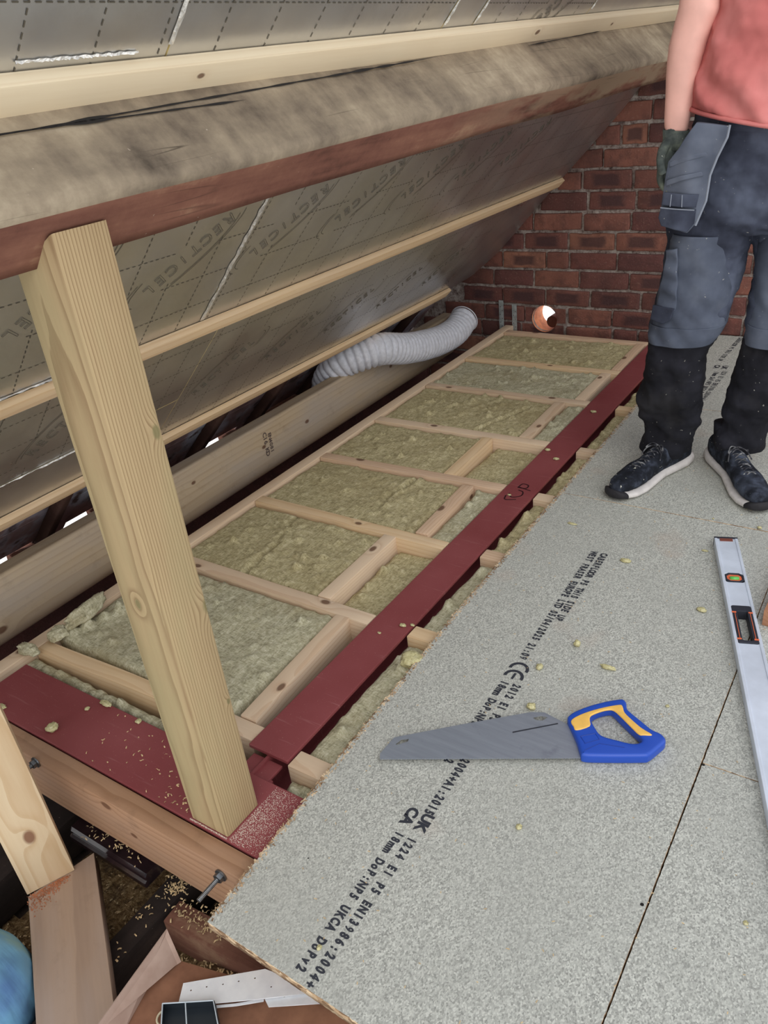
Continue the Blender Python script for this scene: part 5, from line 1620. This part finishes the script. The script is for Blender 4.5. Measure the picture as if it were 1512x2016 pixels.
kp = [ringpx(1496, 1628, 452, YL - 0.012, .088, 4), ringpx(1490, 1622, 500, YL - 0.012, .089, 4), ringpx(1486, 1612, 548, YL - 0.014, .088, 4), ringpx(1480, 1602, 592, YL - 0.02, .086, 4), ringpx(1474, 1592, 632, YL - 0.026, .084, 5)]
shell('knee_panel', kp, M['greycloth'])
hm = [ringpx(1473, 1592, 630, YL - 0.027, .086, 5), ringpx(1468, 1586, 650, YL - 0.027, .087, 7), ringpx(1468, 1578, 668, YL - 0.027, .086, 7)]
shell('knee_panel_hem', hm, M['greycloth'], amp=0.002)
# cargo pocket on the outside of the near leg
def patch(name, pts, Y0, mat, th=0.01, parent=None, curve=None, label=None, seed=0, lift=0.0):
    """cloth patch hanging in front of the body: outline in px on plane y=Y0, softened and bulged"""
    P = [aty(u, v, Y0) for u, v in pts]
    c = sum(P, Vector()) / len(P)
    ux = (CR).copy(); uz = Vector((0, 0, 1))
    bm = poly_mesh([((p - c).x, (p - c).z) for p in P], [], th, bev=min(0.003, th * 0.45))
    bmesh.ops.triangulate(bm, faces=bm.faces[:])
    for r in range(3):
        es = [e for e in bm.edges if e.calc_length() > 0.016]
        if es: bmesh.ops.subdivide_edges(bm, edges=es, cuts=1)
        bmesh.ops.triangulate(bm, faces=[f for f in bm.faces if len(f.verts) > 3])
    for v in bm.verts:
        x, z, y = v.co.x, v.co.y, v.co.z
        yy = -y - lift
        if curve: yy += curve(x, z)
        yy += 0.004 * noise.noise(Vector((x * 22, z * 22, seed)))
        v.co = Vector((x, yy, z)) + c
    bmesh.ops.recalc_face_normals(bm, faces=bm.faces)
    o = obj(name, bm, mat, parent or worker, smooth=True)
    if parent: o.matrix_parent_inverse = wm(parent).inverted()
    if label: o['label'] = label
    return o
cp = patch('thigh_pocket', [(1312, 492), (1335, 488), (1335, 560), (1333, 606), (1326, 618), (1290, 612), (1296, 570), (1306, 530)], YR - 0.098, M['greycloth'], 0.014, curve=lambda x, z: 0.9 * x * x * 8 + 0.012 * sin(z * 110 + x * 30) * 0.5 + (-x) * 0.35, seed=2)
patch('pocket_base', [(1284, 602), (1330, 606), (1322, 628), (1306, 637), (1278, 630)], YR - 0.106, M['trouser'], 0.012, curve=lambda x, z: (-x) * 0.35, seed=3)
# belt loop / hanging holster pocket with bands
hol = patch('holster_pocket', [(1374, 240), (1436, 248), (1428, 278), (1396, 340), (1388, 392), (1368, 440), (1352, 459), (1298, 446), (1294, 430), (1301, 392), (1308, 352), (1316, 318), (1338, 292), (1352, 270)], 2.355, M['greycloth'], 0.022, curve=lambda x, z: 0.25 * abs(x) - 0.01 * sin(z * 14), seed=4)
patch('holster_band', [(1316, 320), (1345, 306), (1388, 300), (1394, 308), (1350, 318), (1316, 331)], 2.340, M['greycloth'], 0.008, hol, lambda x, z: 0.25 * abs(x), seed=5)
patch('holster_band', [(1310, 356), (1340, 346), (1380, 338), (1382, 348), (1342, 356), (1309, 368)], 2.340, M['greycloth'], 0.008, hol, lambda x, z: 0.25 * abs(x), seed=6)
patch('holster_gusset', [(1305, 380), (1374, 384), (1368, 410), (1300, 405)], 2.341, M['trouser'], 0.006, hol, lambda x, z: 0.25 * abs(x), seed=7)
patch('holster_base', [(1299, 410), (1368, 414), (1364, 442), (1351, 458), (1300, 446), (1294, 430)], 2.340, M['trouser'], 0.010, hol, lambda x, z: 0.25 * abs(x), seed=8)
bm = bmesh.new()
tube(bm, [aty(u, v, 2.338) for u, v in ((1437, 246), (1432, 270), (1412, 310), (1398, 345), (1390, 395), (1369, 444))], 0.0032, 8)
obj('holster_piping', bm, M['piping'], hol).matrix_parent_inverse = wm(hol).inverted()
bm = bmesh.new()
tube(bm, [aty(u, v, 2.334) for u, v in ((1300, 409), (1330, 412), (1367, 414))], 0.0018, 6)
tube(bm, [aty(u, v, 2.334) for u, v in ((1322, 383), (1319, 407))], 0.0014, 6)
tube(bm, [aty(u, v, 2.334) for u, v in ((1343, 384), (1342, 408))], 0.0014, 6)
obj('holster_stitching', bm, M['piping'], hol).matrix_parent_inverse = wm(hol).inverted()
# --- t-shirt
bm = bmesh.new()
Ys = 2.50
T = [ringpx(1365, 1600, 208, Ys, .140, 42), ringpx(1366, 1600, 190, Ys, .146, 34), ringpx(1376, 1600, 165, Ys, .150, 24), ringpx(1388, 1602, 120, Ys, .145, 12), ringpx(1398, 1606, 70, Ys, .136, 6), ringpx(1412, 1612, 20, Ys, .130, 2), ringpx(1418, 1618, -30, Ys, .130)]
c0 = T[-1][0]
sh = Vector((-0.415, 2.52, 1.59))
T += [(sh + Vector((0, 0, -0.05)), CR * 0.185, Vector((-CR.y, CR.x, 0)) * 0.125, 2.4), (sh, CR * 0.170, Vector((-CR.y, CR.x, 0)) * 0.105, 2.2), (sh + Vector((0, 0, 0.045)), CR * 0.10, Vector((-CR.y, CR.x, 0)) * 0.085, 2.0)]
loft(bm, T, 40)
# sleeves
SR = sh - CR * 0.165 + Vector((0, 0, -0.03)); SL = sh + CR * 0.165 + Vector((0, 0, -0.03))
elR = aty(1392, 0, 2.46) + Vector((-0.012, 0, 0.0)); elL = SL + CR * 0.07 + Vector((0, 0, -0.26))
for S, Eb in ((SR, elR), (SL, elL)):
    d = (Eb - S).normalized(); q = d.orthogonal().normalized(); w = d.cross(q)
    ln = (Eb - S).length
    loft(bm, [(S - d * 0.012, q * 0.045, w * 0.045), (S + d * ln * 0.12, q * 0.062, w * 0.060), (S + d * ln * 0.4, q * 0.070, w * 0.068), (S + d * ln * 0.70, q * 0.072, w * 0.070)], 24)
tee = obj('t_shirt', bm, M['tee'], worker)
remesh(tee, 0.007, 5, wr=0.030, wscale=0.09, wr2=0.006, wscale2=0.03)
bake_mods(tee)
# diagonal drape folds
for v in tee.data.vertices:
    zz = v.co.z
    if v.co.y < 2.5 and zz < 1.5:
        x = v.co.x + 0.4
        w = sin((x * 0.8 + (zz - 1.1) * 0.95) * 62 + 5 * noise.noise(v.co * 5))
        v.co.y -= 0.0085 * w * min(1, max(0, (1.46 - zz) * 4)) * (0.4 + 0.6 * abs(noise.noise(v.co * 4)) * 2)
# rolled hem
bm = bmesh.new()
c, h, d, e_ = T[0]
pts = []
for q in range(49):
    a = 2 * pi * q / 48; ca, sa = cos(a), sin(a)
    pts.append(c + h * 1.012 * (abs(ca) ** (2 / 2.4) * (1 if ca >= 0 else -1)) + d * 1.02 * (abs(sa) ** (2 / 2.4) * (1 if sa >= 0 else -1)))
tube(bm, pts, 0.006, 8, cap=False)
obj('shirt_hem', bm, M['tee'], tee, smooth=True).matrix_parent_inverse = wm(tee).inverted()

# --- body: one continuous skin surface (arms, neck, head, trunk, legs under the clothes)
bm = bmesh.new()
YA = 2.43
def limb(R, n=24): loft(bm, R, n, ex=2.05)
fore = [(1311, 1353, 262, .026), (1309, 1356, 245, .028), (1309, 1362, 215, .031), (1311, 1370, 175, .036), (1314, 1380, 125, .041), (1320, 1391, 85, .044), (1329, 1404, 50, .046), (1338, 1420, 15, .049)]
RA = [ringpx(a, b, v, YA, d, 0) for a, b, v, d in fore]
c, h, d, e_ = RA[-1]
RA += [(c.lerp(SR, 0.25) + Vector((-0.01, 0, 0)), h.normalized() * 0.052, d.normalized() * 0.052, 2.05), (c.lerp(SR, 0.6), h.normalized() * 0.054, d.normalized() * 0.054, 2.05), (SR, CR * 0.05, Vector((-CR.y, CR.x, 0)) * 0.05, 2.05)]
limb(RA)
WL = elL + Vector((-0.02, -0.09, -0.23))
for A_, B_, r0, r1, r2 in ((SL, elL, .05, .052, .042), (elL, WL, .042, .042, .027)):
    d = (B_ - A_).normalized(); q = d.orthogonal().normalized(); w = d.cross(q)
    limb([(A_, q * r0, w * r0), (A_.lerp(B_, .4), q * r1, w * r1), (B_, q * r2, w * r2)])
D0 = Vector((-CR.y, CR.x, 0))
limb([(Vector((T[2][0].x, 2.53, 0.95)), T[2][1].normalized() * 0.095, D0 * 0.08), (Vector((T[2][0].x, 2.53, 1.15)), CR * 0.105, D0 * 0.085), (Vector((T[4][0].x, 2.52, 1.30)), CR * 0.09, D0 * 0.085), (sh + Vector((0, 0, -0.12)), CR * 0.10, D0 * 0.085), (sh + Vector((0, 0, 0.0)), CR * 0.12, D0 * 0.075), (sh + Vector((0, 0, 0.035)), CR * 0.075, D0 * 0.06)])
for LEG_, Y_ in ((LEGR, YR), (LEGL, YL)):
    q_ = [ringpx(a_, b_, v_, Y_, d_, 4)[0] for a_, b_, v_, d_ in (LEG_[1], LEG_[6], LEG_[11])]
    limb([(q_[0] + Vector((0, 0.01, 0.08)), CR * 0.055, D0 * 0.055), (q_[1] + Vector((0, 0.01, 0)), CR * 0.045, D0 * 0.045), (q_[2] + Vector((0, 0.02, 0.02)), CR * 0.034, D0 * 0.036)])
nk = sh + Vector((0.005, -0.02, 0.03))
hd = nk + Vector((0.01, -0.055, 0.155))      # head bowed forward under the roof
limb([(nk - Vector((0, 0, 0.03)), CR * 0.058, D0 * 0.058), (nk.lerp(hd, 0.45) + D0 * 0.01, CR * 0.055, D0 * 0.058)])
FD = Vector((-0.30, -0.92, -0.26)).normalized(); HUc = (Vector((0, 0, 1)) - FD * FD.z).normalized(); HRt = FD.cross(HUc)
def HP(r, f, u): return hd + HRt * r + FD * f + HUc * u
limb([(HP(0, 0.035, -0.105), HRt * 0.03, FD * 0.035), (HP(0, 0.02, -0.085), HRt * 0.052, FD * 0.062), (HP(0, 0.005, -0.04), HRt * 0.066, FD * 0.083), (HP(0, -0.004, 0.01), HRt * 0.073, FD * 0.093), (HP(0, -0.010, 0.055), HRt * 0.072, FD * 0.092), (HP(0, -0.014, 0.09), HRt * 0.056, FD * 0.072), (HP(0, -0.014, 0.112), HRt * 0.025, FD * 0.034)])
limb([(HP(0, 0.082, 0.022), HRt * 0.008, FD * 0.010), (HP(0, 0.100, -0.018), HRt * 0.014, FD * 0.014), (HP(0, 0.088, -0.030), HRt * 0.012, FD * 0.008)])
for s in (-1, 1):
    limb([(HP(s * 0.074, -0.008, 0.022), FD * 0.018, HRt * 0.007), (HP(s * 0.078, -0.010, 0.0), FD * 0.017, HRt * 0.008), (HP(s * 0.072, -0.004, -0.028), FD * 0.008, HRt * 0.006)], 12)
    limb([(HP(s * 0.030, 0.082, 0.030), HRt * 0.020, FD * 0.008), (HP(s * 0.030, 0.084, 0.022), HRt * 0.018, FD * 0.007)], 12)
limb([(HP(0, 0.083, -0.052), HRt * 0.024, FD * 0.008), (HP(0, 0.084, -0.058), HRt * 0.024, FD * 0.009), (HP(0, 0.081, -0.066), HRt * 0.018, FD * 0.007)], 12)
body = obj('body', bm, M['skin'], worker)
remesh(body, 0.0055, 5, wr=0.003, wscale=0.06)
bake_mods(body)
for s in (-1, 1):
    bm = bmesh.new(); bmesh.ops.create_uvsphere(bm, u_segments=14, v_segments=10, radius=0.0095, matrix=Matrix.Translation(HP(s * 0.030, 0.0770, 0.008)))
    k0 = len(bm.faces); bmesh.ops.create_uvsphere(bm, u_segments=12, v_segments=8, radius=0.0052, matrix=Matrix.Translation(HP(s * 0.030, 0.0822, 0.007)))
    bm.faces.ensure_lookup_table()
    for f in bm.faces[k0:]: f.material_index = 1
    ey = obj('eye', bm, [plain('eye_white', (206, 196, 188), 0.3), plain('dark_iris', (40, 34, 30), 0.2)], body, smooth=True); ey.matrix_parent_inverse = wm(body).inverted()
bm = bmesh.new(); add_box(bm, (0, 0, 0), (0.040, 0.004, 0.0035), Matrix.Translation(HP(0, 0.0905, -0.058)) @ Matrix((HRt, FD, HUc)).transposed().to_4x4())
obj('mouth', bm, plain('lips', (176, 104, 98), 0.6), body).matrix_parent_inverse = wm(body).inverted()
bm = bmesh.new()
loft(bm, [(HP(0, -0.030, -0.015), HRt * 0.072, FD * 0.070), (HP(0, -0.024, 0.030), HRt * 0.079, FD * 0.080), (HP(0, -0.014, 0.065), HRt * 0.078, FD * 0.097), (HP(0, -0.014, 0.098), HRt * 0.063, FD * 0.082), (HP(0, -0.014, 0.122), HRt * 0.030, FD * 0.045)], 28, ex=2.05)
for v in bm.verts: v.co += noise.noise_vector(v.co * 60) * 0.003
obj('hair', bm, M['hair'], worker, smooth=True)

# --- gloved hands: palm plus five bent fingers grown from one chain
def hand(name, wrist, pdir, pnorm, side, mat, label=None):
    pdir = pdir.normalized(); pnorm = (pnorm - pdir * pnorm.dot(pdir)).normalized(); sd = pdir.cross(pnorm) * side
    def P(l, s, n): return wrist + pdir * l + sd * s + pnorm * n
    bm = bmesh.new()
    loft(bm, [(P(-0.012, 0, 0), sd * 0.030, pnorm * 0.022), (P(0.005, 0, 0), sd * 0.032, pnorm * 0.022), (P(0.03, 0.0, 0), sd * 0.040, pnorm * 0.020), (P(0.075, 0.0, 0.002), sd * 0.045, pnorm * 0.017), (P(0.092, 0.0, 0.003), sd * 0.042, pnorm * 0.014)], 20)
    for s, L, st in ((-0.033, 0.060, 0.082), (-0.011, 0.072, 0.088), (0.011, 0.076, 0.090), (0.033, 0.068, 0.086)):
        a = P(st - 0.015, s, 0.002); b = P(st + L * 0.42, s * 1.05, 0.010); c = P(st + L * 0.72, s * 1.05, 0.030); d = P(st + L * 0.80, s, 0.050)
        pts = catmull([a, b, c, d], 5)
        tube(bm, pts, 0.0095, 12, rf=lambda i, n_=len(pts): 0.0105 - 0.0025 * i / n_)
    pts = catmull([P(0.02, 0.030, 0.004), P(0.052, 0.052, 0.014), P(0.080, 0.058, 0.026), P(0.100, 0.052, 0.036)], 5)
    tube(bm, pts, 0.011, 12, rf=lambda i: 0.0135 - 0.0002 * i)
    o = obj(name, bm, mat, worker)
    remesh(o, 0.0032, 3, wr=0.002, wscale=0.02)
    bake_mods(o)
    if label: o['label'] = label
    return o
wr = aty(1331, 262, YA)
hand('work_glove', wr, aty(1308, 372, YA - 0.01) - wr, Vector((0.80, -0.45, 0.0)), 1, M['glove'], 'dusty dark work glove on the hand by the holster pocket')
hand('work_glove', WL, Vector((-0.05, -0.15, -1)), Vector((-0.9, 0.1, 0)), 1, M['glove'])
# cuff of the glove
bm = bmesh.new()
loft(bm, [ringpx(1306, 1357, 254, YA, .031, 2), ringpx(1306, 1356, 272, YA, .032, 2), ringpx(1304, 1353, 292, YA, .031, 3)], 28, cap=False)
o = obj('glove_cuff', bm, M['glove'], worker, smooth=True); s = o.modifiers.new('s', 'SOLIDIFY'); s.thickness = 0.003

# --- trainers
def shoe(heel, toe, label, flip=1):
    heel = Vector((heel.x, heel.y, PZ)); toe = Vector((toe.x, toe.y, PZ))
    d = (toe - heel); L = d.length; d.normalize(); s = Vector((-d.y, d.x, 0))
    root = thing('trainer', None, None, heel); del_keys = [k for k in ('label', 'category') if k in root]
    for k_ in del_keys: del root[k_]
    root.parent = worker; root.matrix_parent_inverse = wm(worker).inverted(); root['label'] = label
    def P(t, w, z): return heel + d * (t * L) + s * w * flip + Vector((0, 0, z))
    # outline half widths along the foot (slight banana)
    st = [(0.00, .020, 0), (0.03, .031, 0), (0.12, .037, 0), (0.28, .036, -.002), (0.42, .036, -.004), (0.58, .047, -.002), (0.72, .054, .001), (0.84, .051, .004), (0.93, .041, .006), (0.985, .025, .008), (1.0, .010, .008)]
    bm = bmesh.new()
    R = []
    for t, w, off in st:
        lift = 0.014 * max(0, (t - 0.78) / 0.22) ** 2 + 0.006 * max(0, (0.1 - t) / 0.1)
        h = 0.034 - 0.010 * min(1, max(0, (t - 0.2) / 0.5)) 
        R.append((P(t, off, 0.001 + lift + h / 2), s * (w + 0.006), Vector((0, 0, h / 2)), 3.2))
    loft(bm, R, 28)
    so_ = obj('sole', bm, M['sole'], root, smooth=True)
    bm = bmesh.new()
    R = []
    for t, w, off in st[-3:]:
        lift = 0.014 * max(0, (t - 0.78) / 0.22) ** 2
        R.append((P(t + 0.004, off, 0.0 + lift + 0.013), s * (w + 0.008), Vector((0, 0, 0.014)), 3.0))
    loft(bm, R, 24)
    obj('toe_bumper', bm, M['darksole'], root, smooth=True)
    bm = bmesh.new()
    up = [(0.01, .018, .070, .0), (0.05, .029, .082, 0), (0.15, .034, .086, 0), (0.27, .034, .094, 0), (0.36, .034, .094, -.002), (0.45, .035, .084, -.003), (0.56, .039, .068, -.002), (0.68, .047, .062, 0), (0.80, .045, .054, .003), (0.90, .037, .045, .006), (0.965, .024, .034, .008), (0.985, .008, .02, .008)]
    R = []
    for t, w, h, off in up:
        lift = 0.012 * max(0, (t - 0.78) / 0.22) ** 2
        R.append((P(t, off, 0.020 + lift + h / 2 - 0.004), s * w, Vector((0, 0, h / 2)), 2.5))
    loft(bm, R, 28)
    u_ = obj('upper', bm, M['shoe'], root)
    remesh(u_, 0.0035, 4, wr=0.003, wscale=0.03)
    bake_mods(u_)
    bm = bmesh.new()
    def tongue(t):
        for a, b in zip(up, up[1:]):
            if a[0] <= t <= b[0]:
                q = (t - a[0]) / (b[0] - a[0]); return 0.016 + a[2] + (b[2] - a[2]) * q, a[3]
        return 0.1, 0
    for i in range(6):
        t = 0.40 + i * 0.055; h, off = tongue(t); h2, _ = tongue(t + 0.045)
        for sg in (-1, 1):
            tube(bm, catmull([P(t, off + sg * 0.024, h - 0.014), P(t + 0.010, off + sg * 0.012, h + 0.0005), P(t + 0.030, off - sg * 0.008, h2 + 0.003), P(t + 0.045, off - sg * 0.022, h2 - 0.010)], 4), 0.0022, 6)
    h, off = tongue(0.39)
    for sg in (-1, 1):
        tube(bm, catmull([P(0.40, off, h + 0.004), P(0.42, off + sg * 0.020, h + 0.010), P(0.46, off + sg * 0.032, h - 0.004), P(0.43, off + sg * 0.012, h + 0.006), P(0.40, off, h + 0.004)], 5), 0.002, 6)
        tube(bm, catmull([P(0.40, off, h + 0.004), P(0.45, off + sg * 0.026, h - 0.002), P(0.50, off + sg * 0.038, h - 0.026)], 5), 0.002, 6)
    obj('laces', bm, fabric('paint_spattered_laces', (60, 60, 66), (30, 30, 34), (150, 150, 150), 60, dust=0.4, dustc=(190, 190, 186)), root)
    # ankle collar and sock
    bm = bmesh.new()
    loft(bm, [(P(0.21, 0, 0.085), d * 0.045, s * 0.032), (P(0.20, 0, 0.12), d * 0.042, s * 0.034), (P(0.19, 0, 0.16), d * 0.040, s * 0.036)], 24)
    obj('sock', bm, M['trouser_low'], root, smooth=True)
shoe(fl(1352, 905, PZ), fl(1200, 984, PZ), 'navy-black paint-spattered trainer with white sole pointing left', 1)
shoe(fl(1402, 898, PZ), fl(1505, 1012, PZ), 'paint-smeared navy trainer with white sole cut by the right edge', -1)
